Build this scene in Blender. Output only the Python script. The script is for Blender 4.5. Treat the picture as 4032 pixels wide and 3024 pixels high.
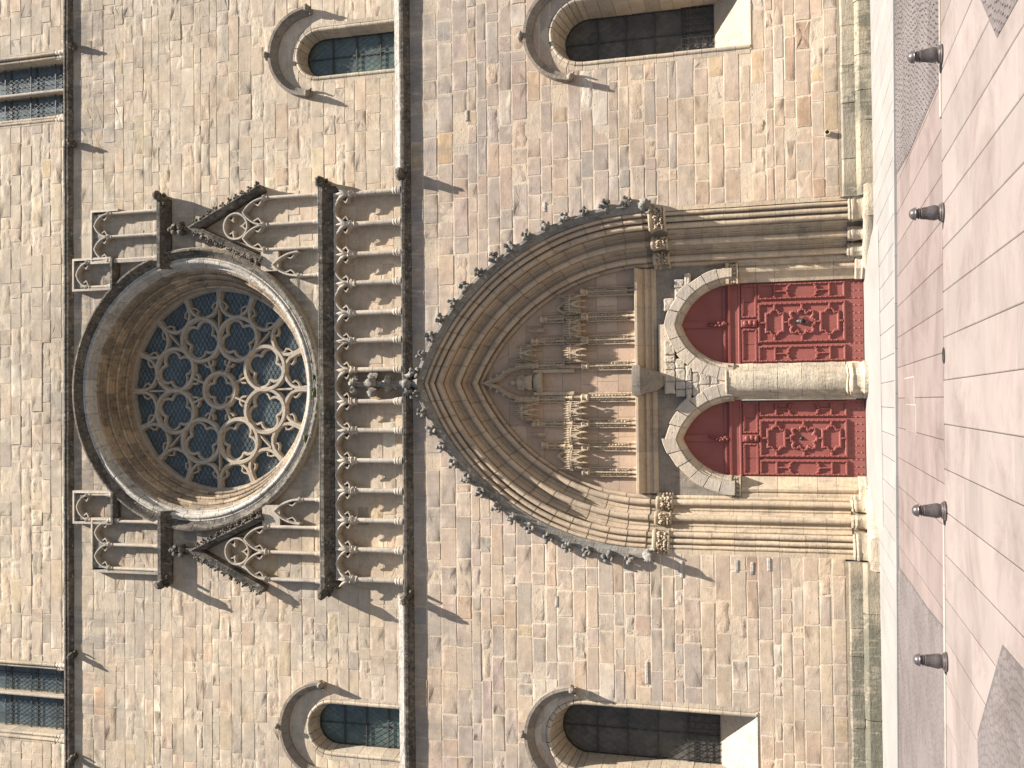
import bpy, bmesh, math, random
from mathutils import Vector, Matrix, noise
R = random.Random(7)
PI = math.pi
sc = bpy.context.scene
COL = sc.collection
for o in list(bpy.data.objects): bpy.data.objects.remove(o, do_unlink=True)

# ------------------------------------------------------------------ camera
CAMH = 2.136
cd = bpy.data.cameras.new('camera'); cam = bpy.data.objects.new('camera', cd); COL.objects.link(cam)
cd.sensor_fit = 'HORIZONTAL'; cd.sensor_width = 36.0; cd.lens = 3958.0 / 4032.0 * 36.0
cd.clip_start = 0.1; cd.clip_end = 2000
ax = Vector((-0.0100663, 0.27467618, -0.9614841)).normalized()     # picture right, in world axes (the photo lies on its side)
fw = Vector((0.01929499, 0.96140715, 0.27445219)).normalized()     # viewing direction
ay = (-fw).cross(ax).normalized()
m = Matrix((ax, ay, -fw)).transposed().to_4x4(); m.translation = (0, -30, CAMH)
cam.matrix_world = m
sc.camera = cam

# ------------------------------------------------------------------ sky and sun
SUN = Vector((0.36, -0.34, 1.0)).normalized()
w = bpy.data.worlds.new('World'); sc.world = w; w.use_nodes = True
nt = w.node_tree
sky = nt.nodes.new('ShaderNodeTexSky'); sky.sky_type = 'NISHITA'; sky.sun_disc = False
sky.sun_elevation = math.asin(SUN.z); sky.sun_rotation = math.atan2(SUN.x, SUN.y)
bg = nt.nodes['Background']; bg.inputs['Strength'].default_value = 0.05
nt.links.new(sky.outputs[0], bg.inputs[0])
sd = bpy.data.lights.new('sun', 'SUN'); sun = bpy.data.objects.new('sun', sd); COL.objects.link(sun)
sd.energy = 5.0; sd.angle = math.radians(0.5); sd.color = (1.0, 0.94, 0.865)
sun.rotation_euler = SUN.to_track_quat('Z', 'Y').to_euler()
sc.view_settings.view_transform = 'Standard'; sc.view_settings.look = 'None'
sc.view_settings.gamma = 1; sc.view_settings.exposure = 1.34
sc.render.engine = 'CYCLES'

# ------------------------------------------------------------------ materials
class NB:
    def __init__(s, name):
        s.m = bpy.data.materials.new(name); s.m.use_nodes = True; s.t = s.m.node_tree
        s.b = s.t.nodes['Principled BSDF']
    def n(s, typ, **kw):
        k = s.t.nodes.new(typ)
        for a, v in kw.items(): setattr(k, a, v)
        return k
    def l(s, a, b): s.t.links.new(a, b)
    def val(s, sock, v):
        if hasattr(v, 'links'): s.l(v, sock)
        elif isinstance(v, (tuple, list)) and len(v) == 3 and sock.type == 'RGBA': sock.default_value = (*v, 1)
        else: sock.default_value = v
    def noise(s, scale, detail=4, rough=0.6, vec=None, dist=0):
        k = s.n('ShaderNodeTexNoise'); k.inputs['Scale'].default_value = scale
        k.inputs['Detail'].default_value = detail; k.inputs['Roughness'].default_value = rough
        k.inputs['Distortion'].default_value = dist
        s.l(vec if vec is not None else s.pos(), k.inputs['Vector']); return k.outputs['Fac']
    def pos(s):
        if not hasattr(s, '_p'): s._p = s.n('ShaderNodeNewGeometry').outputs['Position']
        return s._p
    def xyz(s):
        k = s.n('ShaderNodeSeparateXYZ'); s.l(s.pos(), k.inputs[0]); return k.outputs
    def math(s, op, a, b=0.0, clamp=False):
        k = s.n('ShaderNodeMath', operation=op); k.use_clamp = clamp
        s.val(k.inputs[0], a); s.val(k.inputs[1], b); return k.outputs[0]
    def mr(s, v, a, b, c=0.0, d=1.0):
        k = s.n('ShaderNodeMapRange'); s.val(k.inputs[0], v)
        for i, q in enumerate((a, b, c, d)): k.inputs[1 + i].default_value = q
        return k.outputs[0]
    def mix(s, f, a, b, mode='MIX'):
        k = s.n('ShaderNodeMix', data_type='RGBA', blend_type=mode)
        s.val(k.inputs[0], f); s.val(k.inputs[6], a); s.val(k.inputs[7], b); return k.outputs[2]
    def bump(s, h, strength, dist, prev=None):
        k = s.n('ShaderNodeBump'); s.val(k.inputs['Strength'], strength); k.inputs['Distance'].default_value = dist
        s.l(h, k.inputs['Height'])
        if prev is not None: s.l(prev, k.inputs['Normal'])
        s.l(k.outputs[0], s.b.inputs['Normal']); return k.outputs[0]
    def scaled(s, v):
        k = s.n('ShaderNodeVectorMath', operation='MULTIPLY'); s.l(s.pos(), k.inputs[0]); k.inputs[1].default_value = v
        return k.outputs[0]
    def random(s):
        return s.n('ShaderNodeObjectInfo').outputs['Random']

def stone_mat(name, color=None, grime=0.0, gcol=(0.09, 0.085, 0.075), var=0.25, bump=0.6, lichen=0.0, base_dirt=False, rand=0.0, rough=0.9, warm=0.0, gscale=1.3):
    b = NB(name)
    if color is None:
        a = b.n('ShaderNodeAttribute', attribute_name='tone'); c = a.outputs['Color']; er = a.outputs['Alpha']; eg = b.n('ShaderNodeAttribute', attribute_name='edge').outputs['Fac']
    else:
        c = color; er = None
    big = b.noise(0.55, 3, 0.6); mid = b.noise(4.0, 4, 0.7); fine = b.noise(28, 2, 0.7)
    streak = b.noise(1.0, 4, 0.65, b.scaled((9, 9, 2.2)))
    strat = b.noise(1.0, 3, 0.7, b.scaled((2.5, 2.5, 16)))
    v = b.math('ADD', b.math('MULTIPLY', mid, 0.5), b.math('MULTIPLY', fine, 0.25))
    v = b.math('ADD', v, b.math('MULTIPLY', strat, 0.25))
    c = b.mix(1.0, c, b.mix(b.mr(v, 0.3, 0.7), (1 - var,) * 3, (1 + var * 0.7, 1 + var * 0.62, 1 + var * 0.5)), 'MULTIPLY')
    c = b.mix(b.mr(big, 0.42, 0.66, 0, 0.35), c, b.mix(1.0, c, (1.12, 0.98, 0.8), 'MULTIPLY'))
    c = b.mix(b.mr(b.noise(1.7, 4, 0.75, dist=0.4), 0.40, 0.64, 0, 0.55), c, b.mix(1.0, c, (0.84, 0.83, 0.83), 'MULTIPLY'))
    if er is not None:      # lime mortar spread over the arrises
        k = b.math('ADD', b.math('MULTIPLY', eg, 0.80), b.math('MULTIPLY', b.noise(7, 4, 0.7), 0.75))
        c = b.mix(b.mr(k, 0.74, 0.92, 0, 0.9), c, b.mix(b.mr(mid, 0.3, 0.7), (0.47, 0.395, 0.31), (0.56, 0.48, 0.385)))
    if rand:
        c = b.mix(1.0, c, b.mix(b.random(), (1 - rand, 1 - rand, 1 - rand * 0.95), (1 + rand, 1 + rand * 0.9, 1 + rand * 0.7)), 'MULTIPLY')
    # small dark pits
    pit = b.n('ShaderNodeTexVoronoi'); pit.inputs['Scale'].default_value = 5.5; b.l(b.scaled((1, 1, 1.6)), pit.inputs['Vector'])
    pits = b.math('MULTIPLY', b.mr(pit.outputs['Distance'], 0.06, 0.16, 1, 0), b.mr(mid, 0.47, 0.56))
    c = b.mix(b.math('MULTIPLY', pits, 0.75), c, (0.07, 0.05, 0.035))
    if grime or base_dirt:
        g = b.math('ADD', b.math('MULTIPLY', streak, 0.55), b.math('MULTIPLY', b.noise(gscale, 4, 0.65), 0.45))
        if base_dirt:
            x, y, z = b.xyz()
            low = b.math('MULTIPLY', b.mr(z, 1.5, 0.5), b.math('MAXIMUM', b.mr(b.noise(0.35, 3), 0.38, 0.6), b.mr(x, -5.0, -8.5)))
            # grey crust round the rose and below the upper string course
            dx = b.math('SUBTRACT', x, 0.6); dz = b.math('SUBTRACT', z, 22.1)
            r = b.math('SQRT', b.math('ADD', b.math('MULTIPLY', dx, dx), b.math('MULTIPLY', dz, dz)))
            ro = b.math('MULTIPLY', b.mr(r, 7.0, 4.8), b.mr(b.noise(0.6, 3), 0.35, 0.55, 0.35, 1.0))
            s1 = b.math('MULTIPLY', b.math('MULTIPLY', b.mr(z, 25.2, 26.9), b.mr(z, 27.4, 27.2)), b.mr(b.noise(0.28, 3), 0.4, 0.6))
            s3 = b.math('MULTIPLY', b.math('MULTIPLY', b.mr(z, 12.9, 13.9), b.mr(z, 14.2, 14.0)), b.mr(b.noise(0.4, 3), 0.4, 0.6, 0.2, 0.9))
            msk = b.math('MAXIMUM', b.math('MAXIMUM', low, ro), b.math('MAXIMUM', s1, s3))
            g = b.math('MULTIPLY', b.mr(g, 0.34, 0.52), msk, True)
            broad = b.noise(0.16, 4, 0.7, dist=0.5)
            c = b.mix(1.0, c, b.mix(b.mr(broad, 0.36, 0.64), (0.86, 0.85, 0.85), (1.10, 1.07, 1.03)), 'MULTIPLY')
            rain = b.mr(b.noise(1.0, 4, 0.7, b.scaled((2.4, 2.4, 0.16))), 0.52, 0.70)
            rz = b.math('MAXIMUM', b.math('MULTIPLY', b.mr(z, 9.5, 13.6), b.mr(z, 14.3, 14.0)), b.math('MULTIPLY', b.mr(z, 21.5, 26.6), b.mr(z, 27.4, 27.1)))
            c = b.mix(b.math('MULTIPLY', b.math('MULTIPLY', rain, rz), 0.6), c, (0.21, 0.195, 0.175))
            c = b.mix(b.math('MULTIPLY', g, 0.8), c, b.mix(b.mr(z, 0.2, 1.6), (0.10, 0.10, 0.075), (0.13, 0.125, 0.115)))
        if grime:
            c = b.mix(b.math('MULTIPLY', b.mr(g, 0.56 - 0.16 * grime, 0.66 - 0.1 * grime), min(1, grime + 0.25)), c, gcol)
    if lichen:
        lf = b.math('MULTIPLY', b.mr(b.noise(7, 5, 0.75), 0.58, 0.66), lichen)
        c = b.mix(lf, c, (0.50, 0.50, 0.46))
        lo = b.math('MULTIPLY', b.mr(b.noise(3.1, 5, 0.8), 0.66, 0.70), lichen)
        c = b.mix(lo, c, (0.45, 0.22, 0.05))
    b.l(c, b.b.inputs['Base Color'])
    b.b.inputs['Roughness'].default_value = rough
    b.b.inputs['Specular IOR Level'].default_value = 0.25
    h = b.math('ADD', b.math('MULTIPLY', b.noise(9, 4, 0.75), 1.0), b.math('MULTIPLY', strat, 0.55))
    h = b.math('SUBTRACT', h, b.math('MULTIPLY', pits, 0.8))
    st = bump
    if er is not None: st = b.mr(er, 0, 1, bump * 0.35, bump * 1.7)
    p = b.bump(h, st, 0.03)
    b.bump(fine, 0.35, 0.006, p)
    return b.m

M = {}
M['ashlar'] = stone_mat('ashlar', None, base_dirt=True, bump=0.42, var=0.28)
M['mortar'] = stone_mat('mortar', (0.52, 0.445, 0.35), base_dirt=True, bump=0.5, var=0.2)
M['mortar_deep'] = stone_mat('mortar_deep', (0.30, 0.25, 0.19), var=0.3)
M['archivolt'] = stone_mat('archivolt', (0.43, 0.345, 0.255), var=0.2, bump=0.35, rand=0.10, grime=0.12)
M['jamb'] = stone_mat('jamb', (0.46, 0.375, 0.275), var=0.25, bump=0.5, rand=0.10, grime=0.2)
M['grey'] = stone_mat('grey_crust', (0.23, 0.22, 0.20), var=0.35, bump=0.7, grime=0.5, lichen=0.7, rand=0.12)
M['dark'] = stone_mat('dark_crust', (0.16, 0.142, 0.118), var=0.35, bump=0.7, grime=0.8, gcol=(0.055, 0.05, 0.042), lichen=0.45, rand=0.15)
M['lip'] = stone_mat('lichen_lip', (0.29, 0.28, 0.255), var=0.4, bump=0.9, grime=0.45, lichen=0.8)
M['light'] = stone_mat('light_trim', (0.43, 0.385, 0.325), var=0.25, bump=0.45, grime=0.22, rand=0.1)
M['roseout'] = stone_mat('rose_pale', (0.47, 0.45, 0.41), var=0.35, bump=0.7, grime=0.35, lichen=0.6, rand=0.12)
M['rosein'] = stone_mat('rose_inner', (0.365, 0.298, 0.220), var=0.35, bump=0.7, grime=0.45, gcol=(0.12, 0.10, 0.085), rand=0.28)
M['tracery'] = stone_mat('tracery', (0.40, 0.355, 0.295), var=0.25, bump=0.4, grime=0.15)
M['window_stone'] = stone_mat('window_stone', (0.45, 0.385, 0.30), var=0.25, bump=0.5, rand=0.14, grime=0.12)
M['hood'] = stone_mat('hood_stone', (0.25, 0.22, 0.185), var=0.3, bump=0.6, rand=0.10, grime=0.35)
M['tymp'] = stone_mat('tympanum_stone', (0.43, 0.325, 0.245), var=0.15, bump=0.25, rand=0.14)
M['carved'] = stone_mat('carved_stone', (0.43, 0.35, 0.255), var=0.3, bump=0.8, grime=0.15)
M['rubble'] = stone_mat('rubble', (0.41, 0.36, 0.30), var=0.25, bump=0.6, rand=0.10)
M['base'] = stone_mat('base_stone', (0.46, 0.405, 0.32), var=0.35, bump=0.9, grime=0.3, rand=0.12, gcol=(0.14, 0.13, 0.10))
M['plinth'] = stone_mat('plinth_stone', (0.36, 0.32, 0.25), var=0.35, bump=0.8, rand=0.12, base_dirt=True, grime=0.25, gcol=(0.11, 0.105, 0.075), gscale=0.5)

def paving(name, col, var=0.16, rand=0.08, stain=(0.6, 0.55, 0.52)):
    b = NB(name)
    c = b.mix(b.mr(b.noise(0.8, 5, 0.6), 0.3, 0.7), col, tuple(q * (1 - var) for q in col))
    c = b.mix(b.mr(b.noise(90, 3, 0.8), 0.35, 0.7, 0, 0.5), c, tuple(q * (1 + var) for q in col))
    c = b.mix(1.0, c, b.mix(b.random(), (1 - rand,) * 3, (1 + rand, 1 + rand * 0.85, 1 + rand * 0.8)), 'MULTIPLY')
    c = b.mix(b.mr(b.noise(0.45, 6, 0.75, dist=0.8), 0.46, 0.70, 0, 0.75), c, b.mix(1.0, c, stain, 'MULTIPLY'))
    b.l(c, b.b.inputs['Base Color']); b.b.inputs['Roughness'].default_value = 0.8
    b.b.inputs['Specular IOR Level'].default_value = 0.3
    b.bump(b.noise(60, 4, 0.7), 0.3, 0.006)
    return b.m
M['slab_near'] = paving('pink_slab_near', (0.246, 0.207, 0.186))
M['slab_mid'] = paving('pink_slab_mid', (0.212, 0.170, 0.154))
M['slab_pale'] = paving('pale_slab', (0.262, 0.250, 0.232), var=0.12, rand=0.06, stain=(0.84, 0.83, 0.82))
M['kerb'] = paving('kerb_white', (0.33, 0.295, 0.25))
M['joint'] = paving('joint_sand', (0.06, 0.047, 0.04))
M['setts'] = paving('granite_setts', (0.165, 0.142, 0.134), var=0.3, rand=0.0)
M['sett_bed'] = paving('sett_bed', (0.125, 0.108, 0.102))
M['ground'] = paving('street', (0.075, 0.07, 0.066))

def simple(name, col, rough=0.5, metal=0.0, var=0.15, scale=6, bump=0.1, spec=0.5, coat=0):
    b = NB(name)
    c = b.mix(b.mr(b.noise(scale, 5, 0.65), 0.3, 0.7), tuple(q * (1 - var) for q in col), tuple(q * (1 + var) for q in col))
    b.l(c, b.b.inputs['Base Color']); b.b.inputs['Metallic'].default_value = metal
    b.l(b.mr(b.noise(scale * 2.3, 4), 0.3, 0.7, rough * 0.8, min(1, rough * 1.2)), b.b.inputs['Roughness'])
    b.b.inputs['Specular IOR Level'].default_value = spec
    if bump: b.bump(b.noise(scale * 6, 4, 0.7), bump, 0.01)
    return b.m
def red_paint():
    b = NB('red_door_paint')
    grain = b.noise(1.0, 5, 0.65, b.scaled((22, 22, 2.0)))
    c = b.mix(b.mr(b.noise(1.4, 4, 0.6), 0.3, 0.7), (0.205, 0.058, 0.048), (0.250, 0.078, 0.064))
    z = b.xyz()[2]
    dust = b.math('MULTIPLY', b.mr(z, 1.1, 0.2), b.mr(b.noise(5, 5, 0.7), 0.4, 0.7), True)
    c = b.mix(b.math('MULTIPLY', dust, 0.25), c, (0.33, 0.20, 0.16))
    c = b.mix(b.mr(b.noise(11, 5, 0.8), 0.62, 0.74, 0, 0.6), c, (0.12, 0.028, 0.025))
    c = b.mix(b.mr(b.noise(1.0, 5, 0.7, b.scaled((5, 5, 0.5))), 0.5, 0.75, 0, 0.35), c, (0.27, 0.10, 0.085))
    b.l(c, b.b.inputs['Base Color']); b.l(b.mr(grain, 0.3, 0.7, 0.42, 0.62), b.b.inputs['Roughness'])
    b.b.inputs['Specular IOR Level'].default_value = 0.3
    b.bump(grain, 0.18, 0.01)
    return b.m
M['red'] = red_paint()
M['iron'] = simple('dark_iron', (0.055, 0.05, 0.047), 0.55, 0.6, 0.3, 14, 0.25)
M['bollard'] = simple('bollard_paint', (0.105, 0.088, 0.083), 0.36, 0.35, 0.25, 18, 0.12)
M['wire'] = simple('wire', (0.10, 0.11, 0.105), 0.6, 0.4, 0.2, 10, 0)
M['frame'] = simple('frame_metal', (0.05, 0.047, 0.043), 0.6, 0.3, 0.3, 10, 0.1)
def glass_mat(name, col, rough, spec, scale):
    b = NB(name)
    v = b.n('ShaderNodeTexVoronoi'); v.inputs['Scale'].default_value = scale; b.l(b.pos(), v.inputs['Vector'])
    c = b.mix(b.mr(b.noise(0.9, 4), 0.35, 0.65), tuple(q * 0.6 for q in col), col)
    c = b.mix(1.0, c, b.mix(v.outputs['Color'], (0.75, 0.8, 0.8), (1.25, 1.2, 1.2)), 'MULTIPLY')
    b.l(c, b.b.inputs['Base Color']); b.b.inputs['Roughness'].default_value = rough
    b.b.inputs['Specular IOR Level'].default_value = spec
    b.bump(b.noise(7, 3), 0.25, 0.02)
    return b.m
M['glass_green'] = glass_mat('old_glass_green', (0.120, 0.160, 0.140), 0.28, 0.5, 6)
M['glass_blue'] = glass_mat('old_glass_blue', (0.110, 0.142, 0.148), 0.26, 0.45, 6)
M['glass_dark'] = glass_mat('old_glass_dark', (0.135, 0.121, 0.105), 0.45, 0.2, 6)
M['dirt_hole'] = simple('hole', (0.02, 0.017, 0.015), 0.9, 0, 0.2, 20, 0.2)  # near-black: the shade inside the empty socket as a colour
M['moss'] = simple('moss', (0.10, 0.115, 0.04), 0.95, 0, 0.4, 20, 0.5)

# ------------------------------------------------------------------ mesh helpers
XOFF = YOFF = 0.0                                   # shift of the pieces set inside the portal
class MB:
    def __init__(s): s.v = []; s.f = []; s.c = []; s.e = []
    def add(s, vf, col=None):
        v, f = vf[:2]; s.e += vf[2] if len(vf) > 2 else [0.0] * len(v); o = len(s.v); s.v += v; s.f += [tuple(i + o for i in q) for q in f]
        s.c += [col or (0.4, 0.35, 0.3, 0.3)] * len(v)
        return s
    def mesh(s, name, mat, smooth=None, tone=False):
        me = bpy.data.meshes.new(name); me.from_pydata([(p[0] + XOFF, p[1] + YOFF, p[2]) for p in s.v] if (YOFF or XOFF) else s.v, [], s.f)
        bm = bmesh.new(); bm.from_mesh(me); bmesh.ops.recalc_face_normals(bm, faces=bm.faces); bm.to_mesh(me); bm.free()
        if tone:
            a = me.color_attributes.new('tone', 'FLOAT_COLOR', 'POINT')
            a.data.foreach_set('color', [q for c in s.c for q in c])
            me.attributes.new('edge', 'FLOAT', 'POINT').data.foreach_set('value', s.e)
        if smooth is not None:
            me.polygons.foreach_set('use_smooth', [True] * len(me.polygons))
            me.set_sharp_from_angle(angle=math.radians(smooth))
        me.materials.append(mat)
        return me
    def build(s, name, mat, parent=None, smooth=None, tone=False, kind=None, label=None):
        return link(name, s.mesh(name, mat, smooth, tone), parent, kind, label)
def link(name, me, parent=None, kind=None, label=None, mat=None):
    o = bpy.data.objects.new(name, me); COL.objects.link(o)
    if parent: o.parent = parent
    if kind: o['kind'] = kind
    if label: o['label'] = label
    if mat is not None: o.matrix_local = mat
    return o
def empty(name, parent=None, label=None, cat=None, loc=(0, 0, 0)):
    o = link(name, None, parent, None, label); o.location = loc
    if cat: o['category'] = cat
    o.empty_display_size = 0.2
    return o
def loft(rings, caps=True, closed=False):
    n = len(rings[0]); v = [tuple(p) for r in rings for p in r]; f = []
    k = len(rings)
    for i in range(k if closed else k - 1):
        a = i * n; b = ((i + 1) % k) * n
        for j in range(n): f.append((a + j, a + (j + 1) % n, b + (j + 1) % n, b + j))
    if caps and not closed:
        f.append(tuple(range(n))[::-1]); f.append(tuple((k - 1) * n + j for j in range(n)))
    return v, f
def box(x0, x1, y0, y1, z0, z1):
    v = [(x, y, z) for z in (z0, z1) for y in (y0, y1) for x in (x0, x1)]
    return v, [(0, 2, 3, 1), (4, 5, 7, 6), (0, 1, 5, 4), (2, 6, 7, 3), (0, 4, 6, 2), (1, 3, 7, 5)]
def bbox(x0, x1, y0, y1, z0, z1, b=0.01):       # block with chamfered front edges
    r0 = [(x0, y1, z0), (x1, y1, z0), (x1, y1, z1), (x0, y1, z1)]
    r1 = [(x, y0 + b, z) for x, _, z in r0]
    r2 = [(x0 + b, y0, z0 + b), (x1 - b, y0, z0 + b), (x1 - b, y0, z1 - b), (x0 + b, y0, z1 - b)]
    return loft([r0, r1, r2])
def prism(poly, y0, y1, b=0.0):
    r = [[(x, y1, z) for x, z in poly], [(x, y0, z) for x, z in poly]]
    return loft(r)
def tube(pts, rad, n=8, caps=True):
    pts = [Vector(p) for p in pts]; rings = []
    for i, p in enumerate(pts):
        t = (pts[min(i + 1, len(pts) - 1)] - pts[max(i - 1, 0)]).normalized()
        u = t.orthogonal().normalized() if i == 0 else (u - t * u.dot(t)).normalized()
        w_ = t.cross(u); r = rad[i] if isinstance(rad, (list, tuple)) else rad
        rings.append([p + (u * math.cos(2 * PI * j / n) + w_ * math.sin(2 * PI * j / n)) * r for j in range(n)])
    return loft(rings, caps)
def lathe(prof, c=(0, 0, 0), n=12, sx=1, sy=1):
    rings = [[(c[0] + max(r, 1e-4) * math.cos(2 * PI * j / n) * sx, c[1] + max(r, 1e-4) * math.sin(2 * PI * j / n) * sy, c[2] + h) for j in range(n)] for r, h in prof]
    return loft(rings)
_ico = {}
def ico(sub):
    if sub not in _ico:
        bm = bmesh.new(); bmesh.ops.create_icosphere(bm, subdivisions=sub, radius=1)
        _ico[sub] = ([v.co.copy() for v in bm.verts], [tuple(v.index for v in f.verts) for f in bm.faces]); bm.free()
    return _ico[sub]
def lump(c, r, seed=0, amp=0.25, freq=2.0, sub=2):
    vs, fs = ico(sub); out = []
    if not isinstance(r, (tuple, list)): r = (r, r, r)
    for p in vs:
        k = 1 + amp * noise.noise(p * freq + Vector((seed * 7.3, seed * 3.1, seed))) * 1.6
        out.append((c[0] + p.x * r[0] * k, c[1] + p.y * r[1] * k, c[2] + p.z * r[2] * k))
    return out, fs
def arc(cx, cy, r, a0, a1, n):
    return [(cx + r * math.cos(math.radians(a0 + (a1 - a0) * i / n)), cy + r * math.sin(math.radians(a0 + (a1 - a0) * i / n))) for i in range(n + 1)]
def path_sweep(path, prof, closed=False, mitre=True):
    """sweep a closed (n,y) profile along an XZ path; n is to the right of travel"""
    k = len(path); rings = []
    for i in range(k):
        a = path[(i - 1) % k] if (closed or i) else None
        c = path[(i + 1) % k] if (closed or i < k - 1) else None
        p = path[i]; ds = []
        for q0, q1 in ((a, p), (p, c)):
            if q0 is None or q1 is None: continue
            d = Vector((q1[0] - q0[0], q1[1] - q0[1])); 
            if d.length > 1e-9: ds.append(d.normalized())
        ns = [Vector((d.y, -d.x)) for d in ds]
        nn = sum(ns, Vector((0, 0)))
        nn = nn.normalized() if nn.length > 1e-6 else ns[0]
        s = 1 / max(0.35, nn.dot(ns[0]))
        rings.append([(p[0] + nn.x * n_ * s, y, p[1] + nn.y * n_ * s) for n_, y in prof])
    return loft(rings, True, closed)
def arch_piece(Xc, zs, c, Rr, prof, t0, t1, side, steps):
    rings = []
    for i in range(steps + 1):
        t = t0 + (t1 - t0) * i / steps; ring = []
        for n_, y in prof:
            r = Rr - n_; th0 = math.acos(max(-1, min(1, -c / r))); th = PI - t * (PI - th0)
            ring.append((Xc + side * (c + r * math.cos(th)), y, zs + r * math.sin(th)))
        rings.append(ring)
    return loft(rings)
def jamb_piece(Xc, a, prof, z0, z1, side):
    return loft([[(Xc - side * (a - n_), y, z) for n_, y in prof] for z in (z0, z1)])
def ring_piece(cx, cz, Rr, prof, a0, a1, steps):
    return loft([[(cx + (Rr - n_) * math.cos(a0 + (a1 - a0) * i / steps), y, cz + (Rr - n_) * math.sin(a0 + (a1 - a0) * i / steps)) for n_, y in prof] for i in range(steps + 1)])
def carve(vf, amp, freq, seed=0.0):
    out = []
    for p in vf[0]:
        q = Vector(p) * freq + Vector((seed, seed * 2.3, -seed))
        d = noise.noise_vector(q) * amp
        out.append((p[0] + d.x, p[1] + d.y, p[2] + d.z))
    return out, vf[1]

# ------------------------------------------------------------------ the cathedral and its walls
XC = 0.60                                           # axis of the portal and the rose
Y_LOW, Y_MID, Y_TOP = 0.0, 0.25, 0.40               # planes of the three stages
CATH = empty('cathedral', None, 'weathered pale limestone cathedral front with rose window above a deep portal with twin red doors', 'cathedral')

PAL_LOW = [((0.40, 0.345, 0.290), 8), ((0.43, 0.345, 0.278), 6), ((0.36, 0.315, 0.270), 7), ((0.345, 0.310, 0.275), 6), ((0.46, 0.375, 0.290), 5), ((0.40, 0.325, 0.285), 5),
           ((0.47, 0.365, 0.235), 0.9), ((0.56, 0.51, 0.43), 0.9), ((0.42, 0.315, 0.235), 2), ((0.31, 0.275, 0.245), 1.6)]
PAL_BASE = [((0.44, 0.355, 0.278), 9), ((0.47, 0.385, 0.288), 8), ((0.42, 0.325, 0.250), 6), ((0.40, 0.345, 0.28), 4), ((0.31, 0.195, 0.125), 0.9), ((0.53, 0.50, 0.43), 0.9), ((0.50, 0.37, 0.21), 0.7), ((0.36, 0.265, 0.19), 1.2)]
PAL_MID = [((0.47, 0.405, 0.315), 9), ((0.44, 0.385, 0.305), 8), ((0.50, 0.43, 0.335), 8), ((0.405, 0.355, 0.290), 5), ((0.47, 0.375, 0.285), 5), ((0.50, 0.41, 0.265), 1.6), ((0.55, 0.505, 0.42), 1.4), ((0.50, 0.37, 0.26), 1.5), ((0.37, 0.33, 0.275), 2)]
MEANS = [((0.475, 0.385, 0.318), (0.405, 0.352, 0.300), (0.480, 0.405, 0.318)), ((0.515, 0.440, 0.345), (0.450, 0.398, 0.330), (0.500, 0.410, 0.325))]
def pick(pal):
    t = R.random() * sum(w_ for _, w_ in pal)
    for c, w_ in pal:
        t -= w_
        if t <= 0: break
    k = R.uniform(0.91, 1.08)
    return tuple(q * k * R.uniform(0.985, 1.015) for q in c)

def stone(poly, yf, yb, bev, jit, col, er, sm=0.0):
    """one ashlar block, poly = 4 corners (x,z) counter-clockwise; irregular outline, chamfer and face"""
    pts = []
    cx = sum(p[0] for p in poly) / 4; cz = sum(p[1] for p in poly) / 4
    for i in range(4):
        p, q, o = poly[i], poly[(i + 1) % 4], poly[i - 1]
        L0 = math.hypot(o[0] - p[0], o[1] - p[1]); L1 = math.hypot(q[0] - p[0], q[1] - p[1])
        if min(L0, L1) < 0.05: pts.append(p); pts.append(p); continue
        rr = min(0.05, 0.25 * min(L0, L1)) * R.uniform(0.15, 0.75)
        pts.append((p[0] + (o[0] - p[0]) / L0 * rr, p[1] + (o[1] - p[1]) / L0 * rr))
        pts.append((p[0] + (q[0] - p[0]) / L1 * rr, p[1] + (q[1] - p[1]) / L1 * rr))
        if L1 > 0.3:
            t = R.uniform(0.35, 0.65); j = R.uniform(-jit, jit * 0.4)
            nx, nz = (q[1] - p[1]) / L1, -(q[0] - p[0]) / L1
            pts.append((p[0] + (q[0] - p[0]) * t + nx * j, p[1] + (q[1] - p[1]) * t + nz * j))
    n = len(pts); v = []; f = []
    ext = max(1e-3, min(abs(poly[2][1] - poly[0][1]), abs(poly[1][0] - poly[0][0])))
    b = min(bev, ext * 0.22)
    tx, tz = R.gauss(0, 0.003), R.gauss(0, 0.004)
    for x, z in pts: v.append((x, yb, z))
    for x, z in pts: v.append((x, yf + b * 0.7 + abs(R.gauss(0, 0.003)), z))
    def inset(x, z, d):
        dx, dz = cx - x, cz - z; L = math.hypot(dx, dz) or 1
        hx = max(abs(p[0] - cx) for p in poly) or 1; hz = max(abs(p[1] - cz) for p in poly) or 1
        return x + dx / hx * d, z + dz / hz * d
    for x, z in pts:
        a, c = inset(x, z, b * R.uniform(0.7, 1.3))
        v.append((a, yf + (a - cx) * tx + (c - cz) * tz + R.gauss(0, 0.0008 + er * 0.004), c))
    for x, z in pts:
        a, c = x + (cx - x) * 0.5, z + (cz - z) * 0.5
        v.append((a, yf + (a - cx) * tx + (c - cz) * tz + R.gauss(0, 0.0008 + er * 0.006), c))
    v.append((cx, yf + R.gauss(0, 0.001 + er * 0.005), cz))
    for k in range(3):
        for j in range(n): f.append((k * n + j, k * n + (j + 1) % n, (k + 1) * n + (j + 1) % n, (k + 1) * n + j))
    for j in range(n): f.append((3 * n + j, 3 * n + (j + 1) % n, 4 * n))
    return v, f, [sm] * (2 * n) + [sm * 0.75] * n + [0.0] * (n + 1)

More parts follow.
